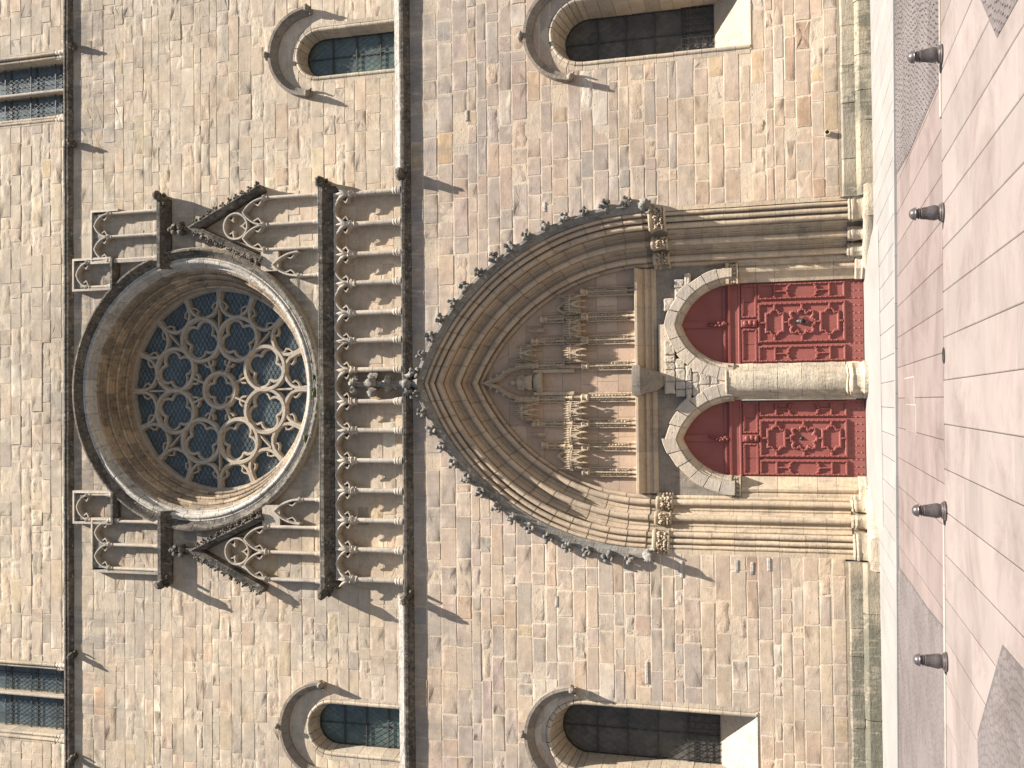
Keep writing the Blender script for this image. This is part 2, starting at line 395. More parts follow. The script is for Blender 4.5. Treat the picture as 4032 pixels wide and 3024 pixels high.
def stone_rough(poly, yf, yb, amp, seed, sm=0.0):
    """an eroded block: the face is a grid worn back unevenly"""
    nu, nv = 9, 6; v = []; f = []; ee = []
    for j in range(nv + 1):
        for i in range(nu + 1):
            u, w_ = i / nu, j / nv
            x = (poly[0][0] * (1 - u) + poly[1][0] * u) * (1 - w_) + (poly[3][0] * (1 - u) + poly[2][0] * u) * w_
            z = (poly[0][1] * (1 - u) + poly[1][1] * u) * (1 - w_) + (poly[3][1] * (1 - u) + poly[2][1] * u) * w_
            ed = 1 if i in (0, nu) or j in (0, nv) else 0; ee.append(sm if ed else 0.0)
            q = Vector((x * 3.2, seed, z * 4.5))
            d = noise.noise(q) * 0.7 + noise.noise(q * 2.6) * 0.5
            v.append((x + (0 if ed else d * 0.02), yf + (0.022 if ed else 0) + max(-0.02, d * amp), z))
    k = nu + 1
    for j in range(nv):
        for i in range(nu): f.append((j * k + i, j * k + i + 1, (j + 1) * k + i + 1, (j + 1) * k + i))
    rim = [i for i in range(k)] + [j * k + nu for j in range(1, nv + 1)] + [nv * k + i for i in range(nu - 1, -1, -1)] + [j * k for j in range(nv - 1, 0, -1)]
    o_ = len(v); v += [(v[i][0], yb, v[i][2]) for i in rim]; n = len(rim)
    for i in range(n): f.append((rim[i], o_ + i, o_ + (i + 1) % n, rim[(i + 1) % n]))
    return v, f, ee + [sm] * n

def op_arch(xc, half, z0, zs, rise_c=0.0):
    """opening: jambs from z0 to zs, then a two-centred (or round) arch"""
    def f(z):
        if z < z0: return None
        if z <= zs: return (xc - half, xc + half)
        r = half + rise_c; q = r * r - (z - zs) ** 2
        if q <= 0: return None
        h = math.sqrt(q) - rise_c
        return (xc - h, xc + h) if h > 0 else None
    f.xc = xc; f.z0 = z0; return f
def op_circle(xc, zc, r):
    def f(z):
        q = r * r - (z - zc) ** 2
        return (xc - math.sqrt(q), xc + math.sqrt(q)) if q > 0 else None
    f.xc = xc; return f
def op_rect(x0, x1, z0, z1):
    def f(z): return (x0, x1) if z0 <= z <= z1 else None
    f.xc = (x0 + x1) / 2; return f

X0, X1 = -16.5, 18.0
def make_wall(name, label, z0, z1, yw, hmin, hmax, ops, pal, joint, recess, proud, jit, er_p, smear0=0.75):
    zs = [z0]; 
    while zs[-1] < z1 - hmin * 0.6:
        h = R.uniform(hmin, hmax)
        if R.random() < 0.15: h *= 0.75
        zs.append(zs[-1] + h)
    k = (z1 - z0) / (zs[-1] - z0); zs = [z0 + (z - z0) * k for z in zs]
    back = MB(); items = []
    for i in range(len(zs) - 1):
        za, zb = zs[i], zs[i + 1]; e = 1e-3
        segs = []; left = (X0 - R.uniform(0, 0.5),) * 2
        cuts = []; flat = []
        for o in ops:
            a, b, m_ = o(za + e), o(zb - e), o((za + zb) / 2)
            if not (a or b or m_): continue
            if a is None and hasattr(o, 'z0') and za < o.z0 < zb:
                a = b or m_; flat.append((a[0], a[1], za, o.z0))
            a = a or (o.xc, o.xc); b = b or (o.xc, o.xc)
            cuts.append((a, b))
            if (o(za + e) is None) != (o(zb - e) is None) and not (hasattr(o, 'z0') and za < o.z0 < zb):
                up = o(zb - e) is None; lo_, hi_ = (za, zb) if up else (zb, za)
                zz = [lo_ + (hi_ - lo_) * t / 24 for t in range(25)]; zz = [z for z in zz if o(z + (e if up else -e)) is not None]
                if len(zz) > 1:
                    L_ = [(o(z + (e if up else -e))[0], z) for z in zz]; R_ = [(o(z + (e if up else -e))[1], z) for z in zz[::-1]]
                    pg = L_ + R_ + [(R_[-1][0], hi_), (L_[0][0], hi_)]
                    back.add(([(x_, yw + recess - 0.003, z_) for x_, z_ in pg], [tuple(range(len(pg)))]))
        cuts.sort(key=lambda q: min(q[0][0], q[1][0]))
        for a, b in cuts:
            if a[0] - left[0] > 0.02 or b[0] - left[1] > 0.02: segs.append((left, (a[0], b[0])))
            left = (a[1], b[1])
        segs.append((left, (X1, X1)))
        for fl, fr, fz0, fz1 in flat:
            segs.append(((fl, fl), (fr, fr), fz1))
        za0, zb0 = za, zb
        for sg in segs:
            (la, lb), (ra, rb) = sg[:2]; za, zb = za0, (sg[2] if len(sg) > 2 else zb0)
            back.add(([(la, yw + recess, za), (ra, yw + recess, za), (rb, yw + recess, zb), (lb, yw + recess, zb)], [(0, 1, 2, 3)]))
            xs = []; x = max(la, lb); xe = min(ra, rb)
            h = zb - za
            lens = []
            while x < xe - 0.02:
                L = R.uniform(0.48, 1.35) * (1.0 if h > 0.3 else 0.85)
                if R.random() < 0.14: L *= 0.5
                if xe - x - L < 0.3: L = xe - x
                lens.append((x, min(x + L, xe))); x += L
            if not lens: lens = [((max(la, lb) + min(ra, rb)) / 2,) * 2]
            for j, (p, q) in enumerate(lens):
                pa = la if j == 0 else p; pb = lb if j == 0 else p
                qa = ra if j == len(lens) - 1 else q; qb = rb if j == len(lens) - 1 else q
                g = joint * R.uniform(0.35, 0.65)
                gl = g; dz = R.uniform(-0.006, 0.006)
                poly = [(pa + gl, za + g), (qa - gl, za + g), (qb - gl, zb - g + dz), (pb + gl, zb - g + dz)]
                if poly[1][0] - poly[0][0] < 0.03 and poly[2][0] - poly[3][0] < 0.03: continue
                if poly[1][0] < poly[0][0]: m_ = (poly[0][0] + poly[1][0]) / 2; poly[0] = (m_ - .004, poly[0][1]); poly[1] = (m_ + .004, poly[1][1])
                if poly[2][0] < poly[3][0]: m_ = (poly[2][0] + poly[3][0]) / 2; poly[2] = (m_ + .004, poly[2][1]); poly[3] = (m_ - .004, poly[3][1])
                er = R.uniform(0.5, 1.0) if R.random() < er_p else R.uniform(0, 0.4)
                pl = pal(za) if callable(pal) else pal
                c = pick(pl)
                px_ = (poly[0][0] + poly[2][0]) / 2
                k1 = 0.5 + 0.5 * max(-1, min(1, 2.2 * noise.noise(Vector((px_ * 0.22, za * 0.26, yw * 7 + 1))))); k2 = 0.5 + 0.5 * max(-1, min(1, 2.2 * noise.noise(Vector((px_ * 0.20, za * 0.24, yw * 7 + 9)))))
                mean = [a_ * (1 - k1) + (b_ * (1 - k2) + c_ * k2) * k1 for a_, b_, c_ in zip(*MEANS[1 if yw > 0 else 0])]
                bl = 0.55 if yw > 0 else 0.42
                if R.random() > 0.09: c = tuple(q * (1 - bl) + w_ * bl for q, w_ in zip(c, mean))
                smear = smear0 * (0.62 + 0.38 * max(0, min(1, 0.5 + 1.6 * noise.noise(Vector((px_ * 0.3, za * 0.3, 40))))))
                if er > 0.75: c = tuple(t * 1.08 for t in c)
                yf = yw - abs(R.gauss(0, proud)) + (R.uniform(0, 0.012) if R.random() < 0.1 else 0)
                st = stone_rough(poly, yf, yw + 0.05, 0.035 * er, R.uniform(0, 90), smear) if er > 0.72 and poly[1][0] - poly[0][0] > 0.2 else stone(poly, yf, yw + 0.05, (R.uniform(0.003, 0.008) + er * 0.012) * (1.0 if yw > 0 else 1.5), jit * (1 + er), c, er, smear * R.uniform(0.6, 1.1))
                area = abs(poly[1][0] - poly[0][0] + poly[2][0] - poly[3][0]) * (zb - za) / 2
                cxx = (poly[0][0] + poly[2][0]) / 2
                vis = (-12.9 < cxx < 13.6) and za < 30
                items.append((area if vis else area * 0.01, st, (*c, er)))
    part = back.build(name, M['mortar'], CATH, label=label)
    items.sort(key=lambda q: -q[0])
    for _, st, c in items[:300]:
        MB().add(st, c).build('stone', M['ashlar'], part, smooth=28, tone=True)
    rest = MB()
    for _, st, c in items[300:]: rest.add(st, c)
    if items[300:]: rest.build('stones', M['ashlar'], part, smooth=28, tone=True, kind='stuff')
    return part

# openings -----------------------------------------------------------
WINS = {  # xc, half width of the opening at the face, sill z, springing z
    'UR': dict(xc=11.70, half=0.92, z0=14.40, zs=17.35, yw=Y_MID, depth=0.55, hood=(11.77, 17.62, 1.50), glass='glass_green'),
    'UL': dict(xc=-10.58, half=0.95, z0=14.40, zs=17.05, yw=Y_MID, depth=0.60, hood=(-10.62, 17.28, 1.56), glass='glass_green'),
    'LR': dict(xc=11.36, half=1.10, z0=3.35, zs=8.35, yw=Y_LOW, depth=1.15, hood=(11.36, 8.66, 1.52), glass='glass_dark'),
    'LL': dict(xc=-10.12, half=1.15, z0=3.45, zs=8.62, yw=Y_LOW, depth=1.15, hood=(-10.14, 8.80, 1.56), glass='glass_dark'),
}
RZ = 22.10                                          # rose centre
PA, PC, PZS = 5.06, 2.42, 6.60                      # portal: half width, centre offset, springing
def w_op(k, grow=0.0):
    q = WINS[k]; return op_arch(q['xc'], q['half'] + grow, q['z0'], q['zs'])
def pal_low(z): return PAL_BASE if z < 4.6 or (R.random() < 0.25 and z < 8) else PAL_LOW
low_ops = [op_arch(XC + 0.06, PA + 0.08, -1, PZS, PC), w_op('LR'), w_op('LL')]
WALL_LOW = make_wall('lower_wall', 'lower stage of squared grey-beige stone with pale mortar joints', 0.95, 14.02, Y_LOW, 0.29, 0.55, low_ops, pal_low, 0.024, 0.005, 0.004, 0.012, 0.12, 0.95)
WALL_MID = make_wall('middle_wall', 'middle stage of cream stone round the rose window', 14.35, 27.10, Y_MID, 0.34, 0.50, [op_circle(XC, RZ, 4.62), w_op('UR'), w_op('UL')], PAL_MID, 0.009, 0.005, 0.0045, 0.012, 0.32)
WALL_TOP = make_wall('upper_wall', 'top stage of rough cream stone above the upper string course', 27.45, 32.5, Y_TOP, 0.34, 0.50, [op_rect(10.45, 12.95, 27.4, 33), op_rect(-12.0, -9.2, 27.4, 33)], PAL_MID, 0.010, 0.007, 0.007, 0.014, 0.50)

# projecting plinth at the foot of the wall, two courses, broken by the portal
def plinth():
    root = empty('plinth', CATH, 'two projecting mossy courses at the foot of the wall')
    for za, zb, y in ((0.0, 0.50, -0.26), (0.50, 0.95, -0.13)):
        for xa, xb in ((X0, XC - PA - 0.10), (XC + PA + 0.10, X1)):
            x = xa
            while x < xb - 0.01:
                L = R.uniform(0.7, 1.6)
                if xb - x - L < 0.5: L = xb - x
                yy = y + R.uniform(-0.012, 0.012)
                z2 = zb - 0.10; g = 0.006
                prof = [(0.3, za), (yy, za), (yy - 0.0, z2 - 0.03), (yy + 0.02, z2), (0.02 if zb > 0.6 else -0.125, zb), (0.3, zb)]
                r = [[(xx, p[0], p[1]) for p in prof] for xx in (x + g, (x + g) + 0.02, x + L - g - 0.02, x + L - g)]
                st = carve(loft(r), 0.018, 3.0, x)
                MB().add(st).build('stone', M['plinth'], root)
                x += L
    MB().add(box(X0, XC - PA - 0.1, -0.08, 0.2, 0, 0.94)).build('mortar_bed', M['mortar_deep'], root)
    MB().add(box(XC + PA + 0.1, X1, -0.08, 0.2, 0, 0.94)).build('mortar_bed', M['mortar_deep'], root)
plinth()

# ------------------------------------------------------------------ string courses
def string_course(name, label, x0, x1, prof_top, prof_lip, mat_top, mat_lip, lmin=1.0, lmax=2.0):
    root = empty(name, CATH, label)
    x = x0
    while x < x1 - 0.01:
        L = R.uniform(lmin, lmax)
        if x1 - x - L < 0.6: L = x1 - x
        g = 0.004; d = R.uniform(-0.008, 0.008); e = R.uniform(-0.01, 0.01)
        for prof, mt, nm in ((prof_lip, mat_lip, 'moulding_block'), (prof_top, mat_top, 'weathering_block')):
            if not prof: continue
            nseg = max(2, int(L / 0.25))
            rings = []
            for i in range(nseg + 1):
                xx = x + g + (L - 2 * g) * i / nseg
                w_ = 0.012 * noise.noise(Vector((xx * 2.5, name.__len__(), 0)))
                rings.append([(xx, y + d + (w_ if y < Y_MID - 0.05 else 0), z + e * 0.5 + w_ * 0.7) for y, z in prof])
            MB().add(loft(rings)).build(nm, mt, root, smooth=35)
        x += L
    return root
# middle string course with its steep weathering, left and right of the blind arcade
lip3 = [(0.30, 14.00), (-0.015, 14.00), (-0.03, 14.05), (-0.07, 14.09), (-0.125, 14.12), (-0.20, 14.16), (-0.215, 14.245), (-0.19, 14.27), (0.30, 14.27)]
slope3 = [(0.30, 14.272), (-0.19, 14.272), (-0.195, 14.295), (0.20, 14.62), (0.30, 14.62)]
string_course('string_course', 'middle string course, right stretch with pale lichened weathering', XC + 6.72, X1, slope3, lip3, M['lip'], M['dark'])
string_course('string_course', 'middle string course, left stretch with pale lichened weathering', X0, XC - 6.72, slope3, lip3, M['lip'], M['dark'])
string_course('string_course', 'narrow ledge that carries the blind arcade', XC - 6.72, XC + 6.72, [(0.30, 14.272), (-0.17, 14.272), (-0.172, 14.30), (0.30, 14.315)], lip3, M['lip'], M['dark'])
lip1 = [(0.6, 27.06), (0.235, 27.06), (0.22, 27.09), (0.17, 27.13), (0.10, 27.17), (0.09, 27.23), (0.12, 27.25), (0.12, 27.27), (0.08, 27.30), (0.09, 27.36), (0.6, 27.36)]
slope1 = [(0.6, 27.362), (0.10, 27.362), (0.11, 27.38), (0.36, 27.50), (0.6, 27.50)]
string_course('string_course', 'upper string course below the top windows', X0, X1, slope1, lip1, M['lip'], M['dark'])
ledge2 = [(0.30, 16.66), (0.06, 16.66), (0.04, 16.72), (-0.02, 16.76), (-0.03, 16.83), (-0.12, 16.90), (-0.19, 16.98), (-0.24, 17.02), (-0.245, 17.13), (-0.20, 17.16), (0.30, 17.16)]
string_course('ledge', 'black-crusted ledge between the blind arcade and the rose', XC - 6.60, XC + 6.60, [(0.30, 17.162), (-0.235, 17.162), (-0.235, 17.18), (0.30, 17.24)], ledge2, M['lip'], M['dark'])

# ------------------------------------------------------------------ carved beasts and knobs
def creature(name, x, z, y0, ln, sz, side, seed, parent, mat):
    b = MB(); rr = random.Random(seed)
    pts = []; rad = []
    for i in range(7):
        t = i / 6
        pts.append((x + side * sz * 0.25 * t + rr.uniform(-.02, .02) * sz, y0 - ln * t, z + sz * (0.1 + 0.25 * math.sin(t * PI * 0.9) - 0.18 * t)))
        rad.append(sz * (0.50 - 0.12 * t) * rr.uniform(0.9, 1.1))
    b.add(carve(tube(pts, rad, 9), sz * 0.12, 3.5 / sz, seed))
    hx, hy, hz = pts[-1]
    b.add(lump((hx, hy - sz * 0.12, hz + sz * 0.02), (sz * 0.40, sz * 0.42, sz * 0.36), seed, 0.3, 2.2))
    b.add(lump((hx + side * .04, hy - sz * 0.45, hz - sz * 0.14), (sz * 0.2, sz * 0.26, sz * 0.16), seed + 1, 0.3, 2.0, 1))
    for s in (-1, 1):
        b.add(lump((hx + s * sz * 0.26, hy + sz * 0.06, hz + sz * 0.34), (sz * 0.11, sz * 0.11, sz * 0.20), seed + 2 + s, 0.2, 2, 1))
        b.add(carve(tube([(x + s * sz * 0.35, y0 - ln * 0.3, z), (x + s * sz * 0.46, y0 - ln * 0.6, z - sz * 0.3), (x + s * sz * 0.36, y0 - ln * 0.85, z - sz * 0.42)], [sz * 0.18, sz * 0.14, sz * 0.10], 6), sz * .05, 5 / sz, seed))
    return b.build(name, mat, parent, smooth=70)
BEASTS = empty('gargoyle_row', CATH, 'dark carved beasts at the ends of the ledges')
for i, (x, z, y0, ln, sz, s) in enumerate([(7.28, 14.20, 0.2, 0.62, 0.36, 1), (-6.08, 14.16, 0.2, 0.62, 0.36, -1), (7.22, 17.06, 0.3, 0.60, 0.40, 1), (-6.02, 17.06, 0.3, 0.60, 0.40, -1), (7.16, 23.18, 0.3, 0.62, 0.38, 1), (-5.96, 23.12, 0.3, 0.62, 0.38, -1)]):
    creature('gargoyle', x, z, y0, ln, sz, s, i + 3, BEASTS, M['dark'])
for i, x in enumerate([12.95, 9.45, -8.72, -12.35]):
    creature('corbel_head', x, 26.98, 0.3, 0.34, 0.24, 1 if x > 0 else -1, 20 + i, BEASTS, M['dark'])

# ------------------------------------------------------------------ windows
def mesh_wire(x0, x1, z0, z1, y, inside, step=0.135, r=0.0045, ang=58):
    b = MB(); cx, cz = (x0 + x1) / 2, (z0 + z1) / 2; L = math.hypot(x1 - x0, z1 - z0)
    for s in (-1, 1):
        d = Vector((math.cos(math.radians(ang)) * s, math.sin(math.radians(ang)))); nrm = Vector((-d.y, d.x))
        k = -int(L / step)
        while k * step < L:
            o = Vector((cx, cz)) + nrm * (k * step * 0.5 * 2)
            run = None; t = -L
            while t < L + 0.04:
                p = o + d * t; ok = inside(p.x, p.y)
                if ok and run is None: run = t
                if (not ok or t >= L) and run is not None:
                    if t - run > 0.08:
                        a = o + d * run; c = o + d * t
                        w_ = nrm * r
                        b.add(prism([(a.x - w_.x, a.y - w_.y), (c.x - w_.x, c.y - w_.y), (c.x + w_.x, c.y + w_.y), (a.x + w_.x, a.y + w_.y)], y - r, y + r))
                    run = None
                t += 0.04
            k += 1
    return b
def pieces_arch(Xc, zs, c, a, prof, z0, pl, name, mat, root, n_arch, gap=0.010, smooth=40, jitter=0.0):
    """jamb blocks and voussoirs on both sides of an opening"""
    for side in (1, -1):
        if z0 < zs - 0.1:
            n = max(1, round((zs - z0) / pl)); zz = [z0 + (zs - z0) * (i + (R.uniform(-.15, .15) if 0 < i < n else 0)) / n for i in range(n + 1)]
            for i in range(n):
                dj = R.uniform(-jitter, jitter)
                pr = [(q[0] + dj, q[1]) for q in prof]
                MB().add(jamb_piece(Xc, a, pr, zz[i] + gap / 2, zz[i + 1] - gap / 2, side)).build('jamb_block', mat, root, smooth=smooth)
        for i in range(n_arch):
            g = gap / (a + c) / 1.2
            dj = R.uniform(-jitter, jitter)
            pr = [(q[0] + dj, q[1]) for q in prof]
            t0 = i / n_arch; t1 = (i + 1) / n_arch
            MB().add(arch_piece(Xc, zs, c, a + c, pr, t0 + g, t1 - (g if i < n_arch - 1 else 0.0), side, 4)).build(name, mat, root, smooth=smooth)
def backing_arch(Xc, zs, c, a, prof, z0, mat, root, n=16, d=0.022):
    b = MB(); pr = [(q[0] - d, q[1] + d) for q in prof]
    for side in (1, -1):
        b.add(jamb_piece(Xc, a, pr, z0, zs, side)); b.add(arch_piece(Xc, zs, c, a + c, pr, 0, 1, side, n))
    return b.build('mortar_bed', mat, root)

def hood(root, hx, hz, hr, yw, a_end, mat, proud=0.26, wd=0.20, tail=0.12, seed=0, knob=True):
    prof = [(-wd * 0.1, yw + 0.05), (-wd * 0.1, yw - proud * 0.55), (0.0, yw - proud), (wd * 0.35, yw - proud), (wd * 0.55, yw - proud * 0.62), (wd * 0.75, yw - proud * 0.45), (wd, yw - proud * 0.28), (wd, yw + 0.05)]
    n = 9; a0, a1 = math.radians(180 - a_end), math.radians(a_end)
    for i in range(n):
        p0 = a0 + (a1 - a0) * i / n; p1 = a0 + (a1 - a0) * (i + 1) / n
        MB().add(ring_piece(hx, hz, hr, prof, p0 - 0.002, p1 + 0.002, 5)).build('hood_block', mat, root, smooth=40)
    for s in (-1, 1):
        ang = math.radians(a_end if s > 0 else 180 - a_end)
        ex, ez = hx + (hr - wd * .5) * math.cos(ang), hz + (hr - wd * .5) * math.sin(ang)
        creature('label_stop', ex, ez - 0.08, yw + 0.03, proud * 1.25, 0.24, s, seed + (5 if s > 0 else 9), root, mat)
    if knob:
        creature('keystone_head', hx - 0.03, hz + hr + 0.06, yw + 0.03, proud * 1.1, 0.22, 1, seed + 2, root, mat)

def lancet(key, label, low):
    q = WINS[key]; xc, a, z0, zs, yw, dp = (q[k] for k in ('xc', 'half', 'z0', 'zs', 'yw', 'depth'))
    root = empty('window', CATH, label)
    mt = M['window_stone']
    gin = 0.24 if not low else 0.30                 # splay
    # outer flat band, roll, splay to the glass
    prof = [(-0.10, yw + 0.10), (-0.10, yw - 0.004), (0.03, yw - 0.004), (0.035, yw + 0.03)] + \
           [(0.105 + 0.072 * math.cos(math.radians(t)), yw + 0.035 - 0.072 * math.sin(math.radians(t))) for t in (165, 130, 95, 60, 25, -10, -45)] + \
           [(0.17, yw + 0.13), (gin + 0.02, yw + dp - 0.10), (gin + 0.02, yw + dp + 0.1), (-0.10, yw + dp + 0.1)]
    pieces_arch(xc, zs, 0, a, prof, z0, 0.46, 'voussoir', mt, root, 5 if not low else 7, jitter=0.006)
    bp = [(0.14, yw + 0.16), (gin, yw + dp - 0.06), (gin, yw + dp + 0.2), (-0.05, yw + dp + 0.2), (-0.05, yw + 0.16)]
    for side in (1, -1):
        MB().add(jamb_piece(xc, a, bp, z0, zs, side)).build('mortar_bed', M['mortar_deep'], root)
        MB().add(arch_piece(xc, zs, 0, a, bp, 0, 1, side, 14)).build('mortar_bed', M['mortar_deep'], root)
    gh = a - gin; yg = yw + dp
    sill_in = z0 + (1.12 if low else 0.06)
    # sloping sill
    pts = [(yw - 0.02 if low else yw - 0.02, z0 - 0.02), (yw + dp + 0.1, z0 - 0.02), (yw + dp + 0.1, sill_in + 0.05), (yw + dp - 0.02, sill_in + 0.04), (yw + dp - 0.06, sill_in), (yw + 0.05, z0 + 0.05), (yw + 0.0, z0 + 0.02)]
    MB().add(loft([[(xc + s * (a - 0.02), y, z) for y, z in pts] for s in (-1, 1)])).build('sill', mt, root)
    ins = lambda x, z: abs(x - xc) < gh and sill_in < z and (z < zs or (x - xc) ** 2 + (z - zs) ** 2 < gh * gh)
    poly = [(xc - gh - .05, sill_in - .1), (xc + gh + .05, sill_in - .1)] + [(xc + (gh + .05) * math.cos(t * PI / 20), zs + (gh + .05) * math.sin(t * PI / 20)) for t in range(21)]
    MB().add(prism(poly, yg, yg + 0.03)).build('pane', M[q['glass']], root)
    mesh_wire(xc - gh, xc + gh, sill_in, zs + gh, yg - 0.05, ins, 0.15 if not low else 0.17).build('wire_mesh', M['wire'], root, kind='stuff')
    # metal frame and saddle bars
    fr = [(xc - gh, sill_in), (xc - gh, zs)] + [(xc - gh * math.cos(t * PI / 16), zs + gh * math.sin(t * PI / 16)) for t in range(1, 16)] + [(xc + gh, zs), (xc + gh, sill_in)]
    MB().add(path_sweep(fr, [(-0.01, yg), (-0.01, yg - 0.06), (0.05, yg - 0.06), (0.05, yg)], closed=True)).build('frame', M['frame'], root)
    nb = 4 if low else 3
    for i in range(1, nb + 1):
        z = sill_in + (zs + gh * 0.35 - sill_in) * i / (nb + 0.6)
        MB().add(box(xc - gh, xc + gh, yg - 0.085, yg - 0.055, z - 0.018, z + 0.018)).build('saddle_bar', M['frame'], root)
    MB().add(box(xc - 0.018, xc + 0.018, yg - 0.05, yg - 0.028, sill_in, zs + gh * 0.96)).build('stanchion', M['frame'], root)
    hx, hz, hr = q['hood']
    hood(root, hx, hz, hr, yw, 4, M['hood'] if not low else M['hood'], seed=int(abs(xc) * 3), proud=0.25, wd=0.26)
    if low:   # iron grille over the lower part
        g = MB(); 
        for i in range(-4, 5):
            g.add(box(xc + i * 0.19 - .01, xc + i * 0.19 + .01, yg - 0.12, yg - 0.10, sill_in, sill_in + 1.0))
        for i in range(5): g.add(box(xc - gh, xc + gh, yg - 0.125, yg - 0.105, sill_in + 0.1 + i * 0.22 - .01, sill_in + 0.1 + i * 0.22 + .01))
        g.build('grille', M['iron'], root)
lancet('UR', 'round-headed window with green leaded glass, right of the rose', False)
lancet('UL', 'round-headed window with green leaded glass, left of the rose', False)
lancet('LR', 'tall dark round-headed window right of the portal', True)
lancet('LL', 'tall dark round-headed window left of the portal with a lit sloping sill', True)

def top_window(x0, x1, xm, label, glass):
    root = empty('window', CATH, label); yw = Y_TOP; mt = M['window_stone']
    for xa, sd in ((x0, 1), (x1, -1)):
        prof = [(-0.06, yw + 0.1), (-0.06, yw - 0.01), (0.0, yw - 0.01)]
        for cxx, cy in ((0.065, yw + 0.02), (0.19, yw + 0.11)):
            prof += [(cxx + 0.06 * math.cos(math.radians(t)), cy - 0.06 * math.sin(math.radians(t))) for t in (170, 130, 90, 50, 10, -30)]
        prof += [(0.27, yw + 0.25), (0.29, yw + 0.75), (-0.06, yw + 0.75)]
        z = 28.0
        while z < 32.4:
            L = R.uniform(0.38, 0.6)
            MB().add(loft([[(xa + sd * n_, y, zz) for n_, y in prof] for zz in (z + 0.006, z + L - 0.006)])).build('jamb_block', mt, root, smooth=40)
            z += L
        # moulded bases
        for k, cxx in enumerate((0.065, 0.19)):
            MB().add(lathe([(0.10, 0), (0.10, 0.12), (0.085, 0.15), (0.095, 0.2), (0.09, 0.33), (0.07, 0.36), (0.085, 0.39), (0.07, 0.43), (0.06, 0.5)], (xa + sd * cxx, yw + 0.03 + 0.09 * k, 27.48), 10)).build('shaft_base', M['light'], root, smooth=40)
        MB().add(box(min(xa - sd * .08, xa + sd * 0.28), max(xa - sd * .08, xa + sd * 0.28), yw + 0.10, yw + 0.75, 27.46, 28.02)).build('jamb_foot', M['light'], root)
    MB().add(tube([(xm, yw + 0.28, 27.45), (xm, yw + 0.28, 32.4)], 0.06, 10)).build('mullion', M['light'], root, smooth=40)
    MB().add(box(xm - 0.05, xm + 0.05, yw + 0.30, yw + 0.66, 27.45, 32.4)).build('mullion_web', mt, root)
    MB().add(lathe([(0.09, 0), (0.09, 0.1), (0.075, 0.14), (0.085, 0.2), (0.06, 0.24)], (xm, yw + 0.28, 27.48), 10)).build('mullion_base', M['light'], root, smooth=40)
    MB().add(box(x0 + 0.1, x1 - 0.1, yw + 0.0, yw + 0.8, 27.42, 27.53)).build('sill', mt, root)
    yg = yw + 0.62
    for xa, xb in ((x0 + 0.27, xm - 0.04), (xm + 0.04, x1 - 0.27)):
        MB().add(box(xa, xb, yg, yg + 0.02, 27.5, 32.4)).build('pane', M[glass], root)
        mesh_wire(xa, xb, 27.5, 31.0, yg - 0.12, lambda x, z: xa < x < xb and 27.5 < z < 31.0, 0.13).build('wire_mesh', M['wire'], root, kind='stuff')
        for z in (28.35, 29.45, 30.6):
            MB().add(box(xa, xb, yg - 0.16, yg - 0.135, z - 0.02, z + 0.02)).build('saddle_bar', M['frame'], root)
            MB().add(box(xa, xb, yg - 0.03, yg - 0.002, z - 0.19, z - 0.12)).build('saddle_bar', M['frame'], root)
        for fx in (0.33, 0.66):
            MB().add(box(xa + (xb - xa) * fx - .008, xa + (xb - xa) * fx + .008, yg - 0.02, yg - 0.002, 27.5, 31)).build('lead_bar', M['frame'], root)
top_window(10.40, 12.98, 11.62, 'two-light window with clear leaded glass, top right', 'glass_blue')
top_window(-12.00, -9.18, -10.47, 'two-light window with dark blue glass, top left', 'glass_blue')

